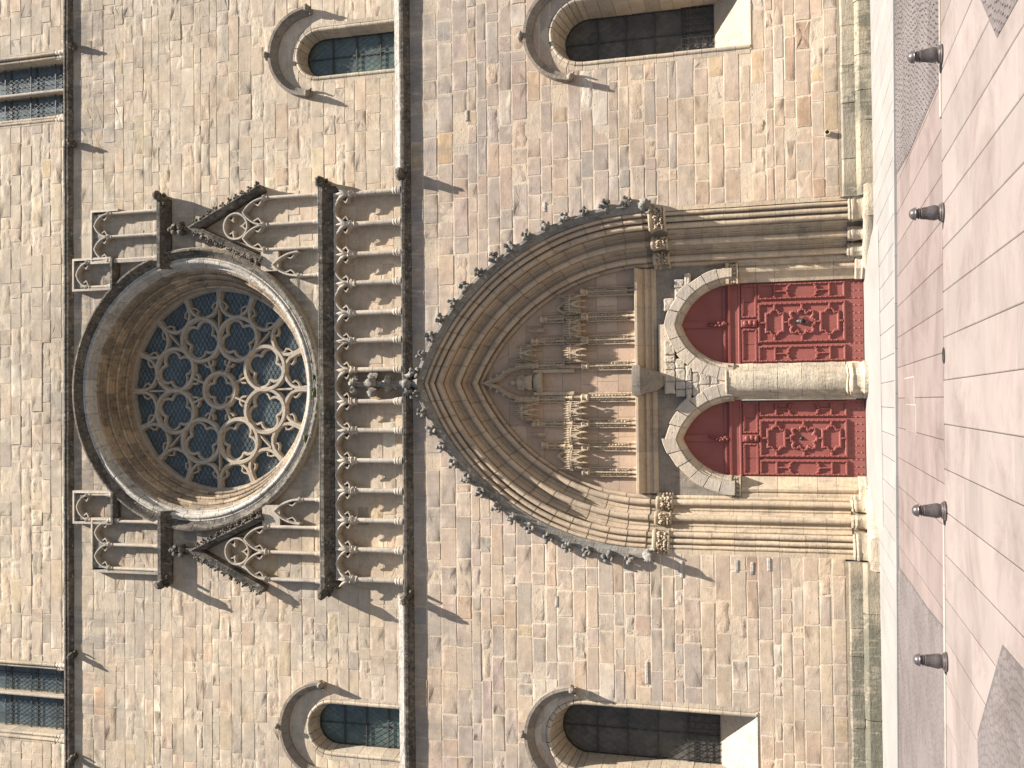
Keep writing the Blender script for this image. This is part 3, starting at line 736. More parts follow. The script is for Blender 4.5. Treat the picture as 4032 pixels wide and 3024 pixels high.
# ------------------------------------------------------------------ rose window
def rose():
    root = empty('rose_window', CATH, 'great round rose window with deep moulded ring and stone tracery')
    yw = Y_MID
    def rings(name, Rr, prof, n, mat, gap=0.020, bed=True, smooth=40, off=0.0):
        for i in range(n):
            a0 = 2 * PI * i / n + off; a1 = a0 + 2 * PI / n; g = gap / Rr / 2; dj = R.uniform(-0.006, 0.006)
            MB().add(ring_piece(XC, RZ, Rr, [(q[0] + dj, q[1] + dj) for q in prof], a0 + g, a1 - g, 4)).build(name, mat, root, smooth=smooth)
        if bed:
            MB().add(loft([[(XC + (Rr - q[0] + 0.02) * math.cos(2 * PI * i / 96), q[1] + 0.02, RZ + (Rr - q[0] + 0.02) * math.sin(2 * PI * i / 96)) for q in prof] for i in range(96)], closed=True)).build('mortar_bed', M['mortar_deep'], root)
    # projecting hood ring
    rings('hood_block', 4.84, [(0, yw + 0.1), (0, yw - 0.20), (0.03, yw - 0.27), (0.09, yw - 0.28), (0.16, yw - 0.20), (0.20, yw - 0.12), (0.30, yw - 0.06), (0.36, yw - 0.05), (0.36, yw + 0.1)], 36, M['dark'])
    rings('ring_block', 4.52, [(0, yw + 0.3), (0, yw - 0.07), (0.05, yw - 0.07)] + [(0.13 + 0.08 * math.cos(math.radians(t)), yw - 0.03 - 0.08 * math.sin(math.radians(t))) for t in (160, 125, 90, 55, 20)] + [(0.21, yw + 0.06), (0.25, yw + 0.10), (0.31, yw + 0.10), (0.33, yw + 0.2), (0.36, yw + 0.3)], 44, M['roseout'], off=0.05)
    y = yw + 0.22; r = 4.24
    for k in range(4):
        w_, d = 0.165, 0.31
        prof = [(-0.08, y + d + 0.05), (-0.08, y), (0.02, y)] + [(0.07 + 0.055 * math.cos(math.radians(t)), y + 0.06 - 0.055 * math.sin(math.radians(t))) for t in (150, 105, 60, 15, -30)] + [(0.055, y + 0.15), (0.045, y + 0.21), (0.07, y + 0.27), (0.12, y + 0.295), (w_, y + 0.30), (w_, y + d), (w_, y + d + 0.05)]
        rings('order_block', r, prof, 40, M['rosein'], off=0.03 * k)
        y += d; r -= w_
    # y is now the tracery plane, r the glazed radius
    yt = y - 0.02; rg = r + 0.02
    bar = lambda w_, d=0.0: [(-w_, yt + 0.24), (-w_, yt + 0.15), (-w_ * 0.9, yt + 0.12), (-w_ * 0.58, yt + 0.03 + d), (-w_ * 0.5, yt + d), (w_ * 0.5, yt + d), (w_ * 0.58, yt + 0.03 + d), (w_ * 0.9, yt + 0.12), (w_, yt + 0.15), (w_, yt + 0.24)]
    def circ(cx, cz, rr, n=36): return [(cx + rr * math.cos(-2 * PI * i / n), cz + rr * math.sin(-2 * PI * i / n)) for i in range(n)]
    def foil(cx, cz, rr, k, rot, name, open_arc=None):
        # cusped foil: k lobes, points turned inwards
        pts = []; lr = rr * math.sin(PI / k) * 1.02 / (1 + math.sin(PI / k)) * 1.10; lc = rr - lr
        for i in range(k):
            a = rot + 2 * PI * i / k; ox, oz = cx + lc * math.cos(a), cz + lc * math.sin(a)
            half = math.radians(180 - (90 - 180 / k) + 0) * 0.88
            for j in range(9):
                t = a - half * 0.82 + 2 * half * 0.82 * j / 8
                pts.append((ox + lr * math.cos(t), oz + lr * math.sin(t)))
        pts = pts[::-1]
        MB().add(path_sweep(pts, bar(0.055, 0.09), closed=True)).build(name, M['tracery'], root, smooth=40)
    S = (XC - 0.02, RZ)
    MB().add(path_sweep(circ(*S, 0.62), bar(0.10, 0.003), closed=True)).build('centre_ring', M['tracery'], root, smooth=40)
    foil(*S, 0.56, 4, 0, 'cusped_foil')
    for i in range(8):
        a = math.radians(22.5 + 45 * i); ca, sa = math.cos(a), math.sin(a)
        P = lambda rr, da=0.0: (S[0] + rr * math.cos(a + da), S[1] + rr * math.sin(a + da))
        cx, cz = P(1.97)
        MB().add(path_sweep(circ(cx, cz, 0.77), bar(0.10, 0.006 * (i % 2)), closed=True)).build('tracery_ring', M['tracery'], root, smooth=40)
        foil(cx, cz, 0.71, 4, a + PI / 4, 'cusped_foil')
        # spokes with barbed cusps between the centre ring and the eight rings
        b_ = a + math.radians(22.5)
        MB().add(path_sweep([P(0.66), P(0.92), P(1.24)], bar(0.06, 0.012))).build('spoke', M['tracery'], root, smooth=40)
        MB().add(path_sweep([P(1.10, 0.17), P(0.96, 0.13), P(0.90, 0.0), P(0.96, -0.13), P(1.10, -0.17)], bar(0.05, 0.030))).build('cusp', M['tracery'], root, smooth=40)
        tip = lambda rr, da: (S[0] + rr * math.cos(b_ + da), S[1] + rr * math.sin(b_ + da))
        MB().add(path_sweep([tip(1.74, 0), tip(1.90, 0)], bar(0.11, 0.018))).build('tracery_joint', M['tracery'], root, smooth=40)
        for kk in (-1, 1):
            g_ = a + kk * math.radians(11.25); U = lambda rr, dd: (S[0] + rr * math.cos(g_ + math.radians(dd)), S[1] + rr * math.sin(g_ + math.radians(dd)))
            lob = [U(rg, -10.4), U(3.28, -10.7), U(3.02, -10.2), U(2.84, -8.2), U(2.72, -5.0), U(2.66, 0), U(2.72, 5.0), U(2.84, 8.2), U(3.02, 10.2), U(3.28, 10.7), U(rg, 10.4)]
            MB().add(path_sweep(lob, bar(0.085, 0.022 + 0.005 * (kk + 1) / 2 + 0.0025 * (i % 2)))).build('rim_lobe', M['tracery'], root, smooth=40)
            for q_ in (-1, 1):
                MB().add(path_sweep([U(3.22, q_ * 10.4), U(3.10, q_ * 6.8), U(3.0, q_ * 5.6), U(2.94, q_ * 6.6), U(2.80, q_ * 7.0)], bar(0.04, 0.06 + 0.004 * (q_ + 1) + 0.002 * (kk + 1)))).build('cusp', M['tracery'], root, smooth=40)
        MB().add(path_sweep([tip(2.05, 0.0), tip(2.5, 0.0), tip(2.9, 0.0)], bar(0.05, 0.036))).build('mouchette_bar', M['tracery'], root, smooth=40)
    MB().add(loft([[(XC + rr * math.cos(2 * PI * i / 72), yy, RZ + rr * math.sin(2 * PI * i / 72)) for rr, yy in ((rg + 0.1, yt + 0.4), (rg + 0.1, yt - 0.012), (rg - 0.06, yt - 0.012), (rg - 0.07, yt + 0.1), (rg - 0.10, yt + 0.4))] for i in range(72)], closed=True)).build('rim', M['tracery'], root, smooth=40)
    MB().add(prism([(XC + (rg + .05) * math.cos(2 * PI * i / 64), RZ + (rg + .05) * math.sin(2 * PI * i / 64)) for i in range(64)], yt + 0.22, yt + 0.25)).build('pane', M['glass_blue'], root)
    mesh_wire(XC - rg, XC + rg, RZ - rg, RZ + rg, yt + 0.195, lambda x, z: (x - XC) ** 2 + (z - RZ) ** 2 < rg * rg, 0.15, 0.006, 30).build('wire_mesh', M['wire'], root, kind='stuff')
    # tufts of moss on the ring
    for ang, k in ((-112, 0.09), (-92, 0.12), (-86, 0.07)):
        a = math.radians(ang)
        MB().add(lump((XC + 4.55 * math.cos(a), yw - 0.12, RZ + 4.55 * math.sin(a)), (k * 1.4, k * 0.6, k * 0.6), k * 50, 0.5, 3)).build('moss_tuft', M['moss'], root)
rose()

# ------------------------------------------------------------------ small blind arches and gables round the rose
def shaft(root, x, y, z0, z1, r=0.065, mat='light', base=True, cap=True, web=0.27):
    if web: MB().add(box(x - r * 0.8, x + r * 0.8, y, y + web, z0, z1)).build('shaft_web', M[mat], root)
    zb = z0 + (0.22 if base else 0); zt = z1 - (0.18 if cap else 0)
    MB().add(tube([(x, y, zb), (x, y, zt)], r, 10)).build('shaft', M[mat], root, smooth=40)
    if base: MB().add(lathe([(r * 1.8, 0), (r * 1.8, 0.07), (r * 1.45, 0.09), (r * 1.6, 0.13), (r * 1.35, 0.16), (r * 1.45, 0.19), (r, 0.225)], (x, y, z0), 10)).build('shaft_base', M[mat], root, smooth=40)
    if cap: MB().add(carve(lathe([(r, 0), (r * 1.5, 0.02), (r * 1.1, 0.05), (r * 1.3, 0.09), (r * 1.9, 0.14), (r * 1.9, 0.18)], (x, y, zt), 10), 0.018, 18, x)).build('capital', M[mat], root, smooth=40)
def arch_bar(root, xa, xb, zs, rise, y, mat, w_=0.05, cusps=True, depth=0.30):
    xc, a = (xa + xb) / 2, abs(xb - xa) / 2; c = (rise * rise - a * a) / (2 * a)
    prof = [(-0.035, y + depth), (-0.035, y + 0.04), (-0.02, y), (0.02, y), (0.045, y + 0.05), (0.05, y + depth)]
    b = MB()
    for s in (1, -1): b.add(arch_piece(xc, zs, max(c, 0), a + max(c, 0), prof, 0, 1, s, 8))
    b.build('arch_moulding', M[mat], root, smooth=40)
    if cusps:
        for s in (-1, 1):
            p = [(xc + s * a * 0.97, zs + rise * 0.10), (xc + s * a * 0.62, zs + rise * 0.22), (xc + s * a * 0.48, zs + rise * 0.30), (xc + s * a * 0.62, zs + rise * 0.45), (xc + s * a * 0.72, zs + rise * 0.62)]
            MB().add(path_sweep(p, [(-0.02, y + depth), (-0.02, y + 0.05), (0.02, y + 0.05), (0.02, y + depth)])).build('cusp', M[mat], root)
def spandrel(root, xa, xb, zs, rise, ztop, y, mat, depth=0.16):
    xc, a = (xa + xb) / 2, abs(xb - xa) / 2; c = max((rise * rise - a * a) / (2 * a), 0); rr = a + c
    n = 20; v = []; f = []
    for i in range(n + 1):
        x = xa + (xb - xa) * i / n; d = abs(x - xc); z = zs + math.sqrt(max(rr * rr - (d + c) ** 2, 0))
        v += [(x, y, z), (x, y, ztop), (x, y + depth, z), (x, y + depth, ztop)]
    for i in range(n):
        a_ = i * 4; b_ = a_ + 4
        f += [(a_, b_, b_ + 1, a_ + 1), (a_, a_ + 2, b_ + 2, b_), (a_ + 1, b_ + 1, b_ + 3, a_ + 3)]
    MB().add((v, f)).build('spandrel', M[mat], root)
def rose_side(s):
    X = lambda d: XC + s * d
    nm = 'right' if s > 0 else 'left'
    # pair of arches above a ledge
    r = empty('blind_arcade', CATH, 'pair of small blind arches on a ledge, upper %s of the rose' % nm)
    y = Y_MID - 0.27
    for d in (6.22, 5.40, 4.58): shaft(r, X(d), y + 0.06, 23.36, 25.45, 0.055)
    for d0, d1 in ((6.22, 5.40), (5.40, 4.58)):
        arch_bar(r, *sorted((X(d0), X(d1))), 25.42, 0.58, y, 'light')
        spandrel(r, *sorted((X(d0), X(d1))), 25.45, 0.58, 26.06, y + 0.06, 'grey', 0.22)
    xa, xb = sorted((X(6.32), X(4.52)))
    MB().add(path_sweep([(xa, 23.4), (xa, 26.10), (xb, 26.10), (xb, 25.0)], [(-0.05, Y_MID + 0.02), (-0.05, Y_MID - 0.26), (0.03, Y_MID - 0.28), (0.05, Y_MID + 0.02)])).build('frame_moulding', M['light'], r, smooth=40)
    xa, xb = sorted((X(6.58), X(4.18)))
    MB().add(loft([[(x, yy, z) for yy, z in [(0.35, 23.00), (0.16, 23.00), (0.10, 23.08), (-0.06, 23.16), (-0.15, 23.22), (-0.15, 23.34), (-0.1, 23.36), (0.35, 23.38)]] for x in (xa, xb)])).build('ledge', M['dark'], r, smooth=35)
    # single small arch nearer the top
    r = empty('blind_arch', CATH, 'single small cusped blind arch close under the string course, %s of the rose' % nm)
    shaft(r, X(4.55), y + 0.06, 25.30, 26.35, 0.05); shaft(r, X(3.66), y + 0.06, 25.30, 26.35, 0.05)
    arch_bar(r, *sorted((X(4.55), X(3.66))), 26.20, 0.55, y, 'light'); spandrel(r, *sorted((X(4.55), X(3.66))), 26.22, 0.55, 26.82, y + 0.06, 'grey', 0.22)
    xa, xb = sorted((X(4.64), X(3.58)))
    MB().add(path_sweep([(xa, 25.3), (xa, 26.86), (xb, 26.86), (xb, 25.3)], [(-0.05, Y_MID + 0.02), (-0.05, Y_MID - 0.26), (0.03, Y_MID - 0.28), (0.05, Y_MID + 0.02)])).build('frame_moulding', M['light'], r, smooth=40)
    MB().add(loft([[(x, yy, z) for yy, z in [(0.35, 25.12), (0.08, 25.12), (-0.08, 25.2), (-0.08, 25.28), (0.35, 25.30)]] for x in (xa, xb)])).build('ledge', M['dark'], r)
    # crocketed gable over two arches
    r = empty('gable', CATH, 'crocketed gable with traceried circle beside the rose, %s' % nm)
    y = Y_MID - 0.32
    ap = (X(5.50), 21.95); f1 = (X(6.72), 19.35); f2 = (X(4.30), 19.35)
    prof = [(-0.10, Y_MID + 0.02), (-0.10, y - 0.08), (-0.05, y - 0.10), (0.02, y - 0.06), (0.06, y), (0.10, y + 0.02), (0.12, Y_MID + 0.02)]
    pth = [f2, ap, f1] if s > 0 else [f1, ap, f2]
    MB().add(path_sweep(pth, prof)).build('gable_coping', M['dark'], r, smooth=35)
    cr = [crock_mesh(i, M['dark']) for i in range(2)]
    for (a_, b_) in ((f1, ap), (f2, ap)):
        for k in range(10):
            t = (k + 0.3) / 10; L = Vector((b_[0] - a_[0], b_[1] - a_[1])).normalized(); o_ = Vector((-L.y, L.x))
            if o_.y < 0: o_ = -o_
            px, pz = a_[0] + (b_[0] - a_[0]) * t + o_.x * 0.13, a_[1] + (b_[1] - a_[1]) * t + o_.y * 0.13
            ob = link('crocket', cr[k % 2], r); ob.location = (px, y - 0.02, pz); ob.rotation_euler = (0, R.uniform(0, 6), 0); ob.scale = (0.105,) * 3
    finial(r, ap[0], y, ap[1] + 0.05, 0.85, M['dark'])
    for d in (6.36, 5.46, 4.62): shaft(r, X(d), y + 0.07, 17.22, 19.30, 0.06)
    for d0, d1 in ((6.36, 5.46), (5.46, 4.62)): arch_bar(r, *sorted((X(d0), X(d1))), 19.26, 0.80, y, 'light')
    cc = (X(5.47), 20.34); pts = [(cc[0] + 0.44 * math.cos(-2 * PI * i / 28), cc[1] + 0.44 * math.sin(-2 * PI * i / 28)) for i in range(28)]
    MB().add(path_sweep(pts, [(-0.035, Y_MID), (-0.035, y + 0.04), (-0.02, y), (0.02, y), (0.045, y + 0.05), (0.05, Y_MID)], closed=True)).build('tracery_ring', M['light'], r, smooth=40)
    for k in range(3):
        a_ = math.radians(90 + 120 * k + 60)
        p = [(cc[0] + q * math.cos(a_ + t), cc[1] + q * math.sin(a_ + t)) for q, t in ((0.42, -0.35), (0.28, -0.12), (0.2, 0.0), (0.28, 0.12), (0.42, 0.35))]
        MB().add(path_sweep(p, [(-0.02, Y_MID), (-0.02, y + 0.05), (0.02, y + 0.05), (0.02, Y_MID)])).build('cusp', M['light'], r)
    # half arch against the ring
    r = empty('half_arch', CATH, 'small pointed blind arch squeezed between gable and rose, %s' % nm)
    shaft(r, X(3.70), y + 0.08, 17.22, 18.05, 0.05)
    arch_bar(r, *sorted((X(4.50), X(3.70))), 18.02, 0.95, y + 0.02, 'light')
    xa, xb = sorted((X(4.56), X(3.9)))
    MB().add(prism([(xa, 18.75), (xb, 18.75), (xb, 19.40), (xa, 19.40)], y + 0.06, Y_MID + 0.02)).build('shoulder_block', M['light'], r)

_cm = {}
def crock_mesh(i, mat):
    if (i, mat.name) not in _cm:
        b = MB(); rr = random.Random(i + 40)
        b.add(lump((0, 0, 0), (0.75, 0.8, 0.7), i, 0.45, 2.2, 2))
        for k in range(4):
            a = k * PI / 2 + rr.uniform(-.4, .4)
            b.add(lump((0.75 * math.cos(a), -0.45 + rr.uniform(-.2, .2), 0.75 * math.sin(a)), (0.42, 0.5, 0.42), i * 5 + k, 0.4, 2.5, 1))
        b.add(tube([(0, 0.9, -0.2), (0, 0.2, 0)], [0.5, 0.45], 6))
        _cm[(i, mat.name)] = b.mesh('crocket', mat, 70)
    return _cm[(i, mat.name)]
def finial(root, x, y, z, h, mat):
    b = MB()
    b.add(carve(lathe([(0.10, 0), (0.08, h * 0.2), (0.10, h * 0.25), (0.07, h * 0.32), (0.05, h * 0.6), (0.07, h * 0.65), (0.04, h * 0.7)], (x, y, z), 8), 0.02, 8))
    for zz, k in ((h * 0.45, 0.16), (h * 0.82, 0.13)):
        for j in range(5):
            a = j * 2 * PI / 5
            b.add(lump((x + k * math.cos(a), y + k * 0.8 * math.sin(a), z + zz), (k * 0.62, k * 0.6, k * 0.8), j + zz, 0.5, 3, 1))
    b.add(lump((x, y, z + h), 0.09, 3, 0.3))
    b.build('finial', mat, root, smooth=70)
rose_side(1); rose_side(-1)

# ------------------------------------------------------------------ blind arcade under the rose
def arcade():
    root = empty('blind_arcade', CATH, 'long blind arcade of thirteen trefoil arches under the rose')
    xs = [6.90, 5.89, 4.93, 3.97, 3.01, 2.08, 1.13, 0.12, -0.82, -1.79, -2.77, -3.74, -4.69, -5.66]
    xs = [x * 0.995 + R.uniform(-0.02, 0.02) for x in xs]
    for x in xs:
        y = -0.07 + R.uniform(-0.02, 0.02)
        MB().add(box(x - 0.055, x + 0.055, y, y + 0.33, 14.31, 16.7)).build('shaft_web', M['light'], root)
        # shaft in two or three drums
        cuts = [14.60] + sorted(R.uniform(14.9, 15.7) for _ in range(2)) + [15.93]
        for a_, b_ in zip(cuts, cuts[1:]):
            r_ = 0.082 * R.uniform(0.96, 1.05)
            MB().add(tube([(x, y, a_ + 0.003), (x, y, b_ - 0.003)], r_, 12)).build('shaft', M['light'], root, smooth=40)
        MB().add(lathe([(0.15, 0), (0.15, 0.08), (0.125, 0.10), (0.14, 0.15), (0.12, 0.18), (0.115, 0.22), (0.125, 0.25), (0.085, 0.30)], (x, y, 14.305), 12)).build('shaft_base', M['light'], root, smooth=40)
        MB().add(carve(lathe([(0.085, 0), (0.12, 0.02), (0.095, 0.05), (0.12, 0.11), (0.15, 0.16), (0.12, 0.19), (0.145, 0.22), (0.14, 0.25)], (x, y, 15.92), 12), 0.045, 13, x * 3)).build('capital', M['light'], root, smooth=50)
        # leaf spray above the capital
        for d in (-1, 0, 1):
            if R.random() < 0.10: continue
            p = [(x, y - 0.03, 16.14), (x + d * 0.05, y - 0.12, 16.27), (x + d * 0.14, y - 0.14, 16.40), (x + d * 0.24, y - 0.10, 16.52 + (0.04 if d == 0 else 0))]
            MB().add(carve(tube(p, [0.06, 0.058, 0.05, 0.018], 6), 0.012, 15, x)).build('leaf_spray', M['light'], root, smooth=60)
    y = -0.07
    for xa, xb in zip(xs[1:], xs):
        arch_bar(root, xa + 0.02, xb - 0.02, 16.10, 0.58, y - 0.03, 'light', depth=0.36)
        spandrel(root, xa, xb, 16.10, 0.58, 16.72, y + 0.05, 'light', 0.28)
arcade()

# ------------------------------------------------------------------ portal
def portal():
    root = empty('portal', CATH, 'deep pointed portal of moulded orders in warm stone')
    def roll(cn, cy, r_, a0, a1, n=7):
        return [(cn + r_ * math.cos(math.radians(a0 + (a1 - a0) * i / n)), cy - r_ * math.sin(math.radians(a0 + (a1 - a0) * i / n))) for i in range(n + 1)]
    O1 = [(-0.10, 0.62), (-0.10, 0.002), (0.03, 0.002), (0.03, 0.07)] + roll(0.095, 0.065, 0.055, 190, -50) + [(0.115, 0.17), (0.15, 0.20)] + roll(0.255, 0.175, 0.075, 195, -55) + [(0.28, 0.31), (0.32, 0.34)] + roll(0.435, 0.285, 0.088, 195, -60) + [(0.455, 0.42), (0.47, 0.45), (0.47, 0.62)]
    O2 = [(0.37, 1.10), (0.37, 0.46), (0.472, 0.46), (0.478, 0.56)] + roll(0.525, 0.60, 0.036, 170, -40, 5) + [(0.535, 0.68), (0.56, 0.73), (0.61, 0.765)] + roll(0.665, 0.775, 0.034, 160, -20, 5) + [(0.72, 0.80), (0.775, 0.805)] + roll(0.885, 0.745, 0.098, 205, -65, 9) + [(0.905, 0.87), (0.912, 0.90), (0.912, 1.10)]
    O3 = [(n_ + 0.43, y_ + 0.44) for n_, y_ in O2]
    O4 = [(1.20, 1.75), (1.20, 1.34), (1.342, 1.34), (1.345, 1.46)] + roll(1.44, 1.455, 0.078, 200, -60) + [(1.48, 1.56), (1.56, 1.58), (1.56, 1.75)]
    ORD = [[(n_, y_ * 0.91) for n_, y_ in o_] for o_ in (O1, O2, O3, O4)]
    SHAFTS = [[(-0.10, 0.50), (-0.10, -0.04), (0.12, -0.04), (0.34, 0.07), (0.54, 0.20), (0.56, 0.50)], [(0.70, 0.98), (0.70, 0.66), (0.80, 0.58), (0.94, 0.58), (1.04, 0.68), (1.06, 0.98)],
              [(1.13, 1.42), (1.13, 1.10), (1.23, 1.02), (1.37, 1.02), (1.47, 1.12), (1.49, 1.42)], [(1.34, 1.70), (1.34, 1.42), (1.40, 1.34), (1.52, 1.36), (1.58, 1.44), (1.58, 1.70)]]
    SHAFTS = [[(n_, y_ * 0.91) for n_, y_ in o_] for o_ in SHAFTS]
    zc0, zc1 = 5.92, 6.42
    for k in range(4):
        pr = ORD[k]
        ar = empty('archivolt', CATH, 'moulded arch order %d of the portal, counted from outside' % (k + 1))
        nA = 15 - k * 2
        mvo = M['archivolt']
        for side in (1, -1):
            for i in range(nA):
                g = 0.0019; dj = R.uniform(-0.004, 0.004)
                MB().add(arch_piece(XC, PZS, PC, PA + PC, [(q[0] + dj, q[1]) for q in pr], i / nA + g, (i + 1) / nA - (g if i < nA - 1 else 0), side, 5)).build('voussoir', M['archivolt'], ar, smooth=45)
            z = 0.72; zz = [z]
            while z < zc0 - 0.3: z += R.uniform(0.45, 0.75); zz.append(min(z, zc0))
            if zz[-1] < zc0: zz.append(zc0)
            for a_, b_ in zip(zz, zz[1:]):
                dj = R.uniform(-0.005, 0.005)
                MB().add(carve(jamb_piece(XC, PA, [(q[0] + dj, q[1]) for q in pr], a_ + 0.004, b_ - 0.004, side), 0.006, 4, k)).build('jamb_drum', M['jamb'], ar, smooth=45)
        bp = [(q[0] - 0.018, q[1] + 0.018) for q in pr]
        for side in (1, -1):
            MB().add(jamb_piece(XC, PA, bp, 0.3, PZS, side)).build('mortar_bed', M['mortar_deep'], ar)
            MB().add(arch_piece(XC, PZS, PC, PA + PC, bp, 0, 1, side, 24)).build('mortar_bed', M['mortar_deep'], ar)
        # capitals: carved band following the order, and bases
        for side in (1, -1):
            X = lambda n_: XC - side * (PA - n_)
            cp = SHAFTS[k]
            def blow(s_): 
                cx_, cy_ = (cp[0][0] + cp[-1][0]) / 2, cp[0][1] - 0.1
                return [(cx_ + (a_ - cx_) * s_, cy_ + (b_ - cy_) * s_) for a_, b_ in cp]
            rings = []
            for z, s_ in ((5.90, 0.95), (5.93, 1.06), (5.96, 1.06), (5.98, 0.86), (6.06, 0.84), (6.20, 0.90), (6.29, 0.98), (6.33, 1.10), (6.38, 1.12), (6.42, 1.04)):
                rings.append([(X(n_), y, z) for n_, y in blow(s_)])
            MB().add(loft(rings)).build('capital', M['carved'], ar, smooth=35)
            fo = MB()
            edge = cp[1:-1]; segs = list(zip(edge, edge[1:])); tot = sum(math.dist(*q) for q in segs)
            nl = max(5, int(tot / 0.055))
            for j in range(nl):
                d_ = tot * (j + 0.5) / nl
                for q0, q1 in segs:
                    L_ = math.dist(q0, q1)
                    if d_ <= L_: break
                    d_ -= L_
                nn, yy = q0[0] + (q1[0] - q0[0]) * d_ / L_, q0[1] + (q1[1] - q0[1]) * d_ / L_
                for zz_, sz in ((6.03, 0.042), (6.12, 0.036), (6.22, 0.05)):
                    fo.add(lump((X(nn + R.uniform(-.015, .015)), yy - 0.012, zz_ + R.uniform(-.03, .03)), (sz * R.uniform(.6, 1.1), sz * 1.3, sz * R.uniform(.7, 1.3)), j + k * 9 + zz_, 0.6, 3, 1))
            fo.build('carved_foliage', M['carved'], ar, smooth=70)
            rings = []
            for z, s_ in ((0.02, 1.18), (0.28, 1.18), (0.32, 1.08), (0.36, 1.04), (0.52, 1.04), (0.55, 1.10), (0.60, 1.10), (0.64, 1.0), (0.68, 1.05), (0.73, 0.96)):
                rings.append([(X(n_), y, z) for n_, y in blow(s_)])
            MB().add(carve(loft(rings), 0.03, 3.0, k * 3 + side)).build('shaft_base', M['base'], ar, smooth=35)
    # continuous worn footing
    for side in (1, -1):
        pl = [(-0.35, -0.32), (0.55, -0.28), (1.0, 0.27), (1.5, 0.58), (1.95, 0.95), (1.95, 2.0), (-0.35, 2.0)]
        rings = [[(XC - side * (PA - n_ * s_), y + (1 - s_) * .3, z) for n_, y in pl] for z, s_ in ((-0.02, 1.0), (0.16, 1.0), (0.24, 0.97), (0.30, 0.90))]
        MB().add(carve(loft(rings), 0.05, 2.0, side * 4)).build('footing', M['base'], root, smooth=40)
    # hood mould with crockets
    hp = [(-0.26, 0.10), (-0.26, -0.08), (-0.23, -0.14), (-0.14, -0.15), (-0.10, -0.11), (-0.05, -0.04), (0.03, 0.0), (0.03, 0.10)]
    keep = XOFF; globals()['XOFF'] = 0.0; CM = [crock_mesh(j_ + 3, M['grey']) for j_ in range(3)]; globals()['XOFF'] = keep
    hr = empty('hood_mould', CATH, 'grey crocketed hood mould over the portal arch')
    for side in (1, -1):
        for i in range(18):
            MB().add(arch_piece(XC, PZS, PC, PA + PC, hp, i / 18 + .0004, (i + 1) / 18 - (.0004 if i < 17 else 0), side, 4)).build('hood_block', M['grey'], hr, smooth=35)
        for i in range(15):
            t = (i + 0.75) / 15.3; r_ = PA + PC + 0.30; th0 = math.acos(-PC / r_); th = PI - t * (PI - th0)
            px, pz = XC + side * (PC + r_ * math.cos(th)), PZS + r_ * math.sin(th)
            ob = link('crocket', CM[i % 3], hr); ob.location = (px + XOFF, -0.11, pz)
            ob.rotation_euler = (R.uniform(-.3, .3), R.uniform(0, 6.2), R.uniform(-.3, .3)); ob.scale = (R.uniform(0.14, 0.20),) * 3
        creature('label_stop', XC - side * (PA + 0.10), PZS - 0.16, 0.05, 0.42, 0.34, -side, 30 + side, hr, M['grey'])
    # large finial on the apex
    za = PZS + math.sqrt((PA + PC + 0.2) ** 2 - PC ** 2)
    fb = MB()
    fb.add(carve(lathe([(0.20, -0.15), (0.13, 0.05), (0.11, 0.55), (0.12, 0.75), (0.30, 0.86), (0.32, 0.93), (0.12, 0.97), (0.10, 1.2), (0.14, 1.5), (0.09, 1.75), (0.08, 2.05)], (XC, -0.12, za), 8), 0.02, 6))
    for zz, k in ((0.22, 0.24), (1.45, 0.25), (2.1, 0.19)):
        for j in range(4):
            a = j * PI / 2 + (0.3 if zz > 1 else 0)
            fb.add(lump((XC + k * math.cos(a), -0.12 + k * 0.7 * math.sin(a), za + zz), (k * 0.62, k * 0.55, k * 0.66), j + zz * 3, 0.5, 3, 2))
    fb.build('finial', M['grey'], hr, smooth=70)
    return root
XOFF = 0.06                                         # the portal stands slightly off the axis of the rose
PORTAL = portal()

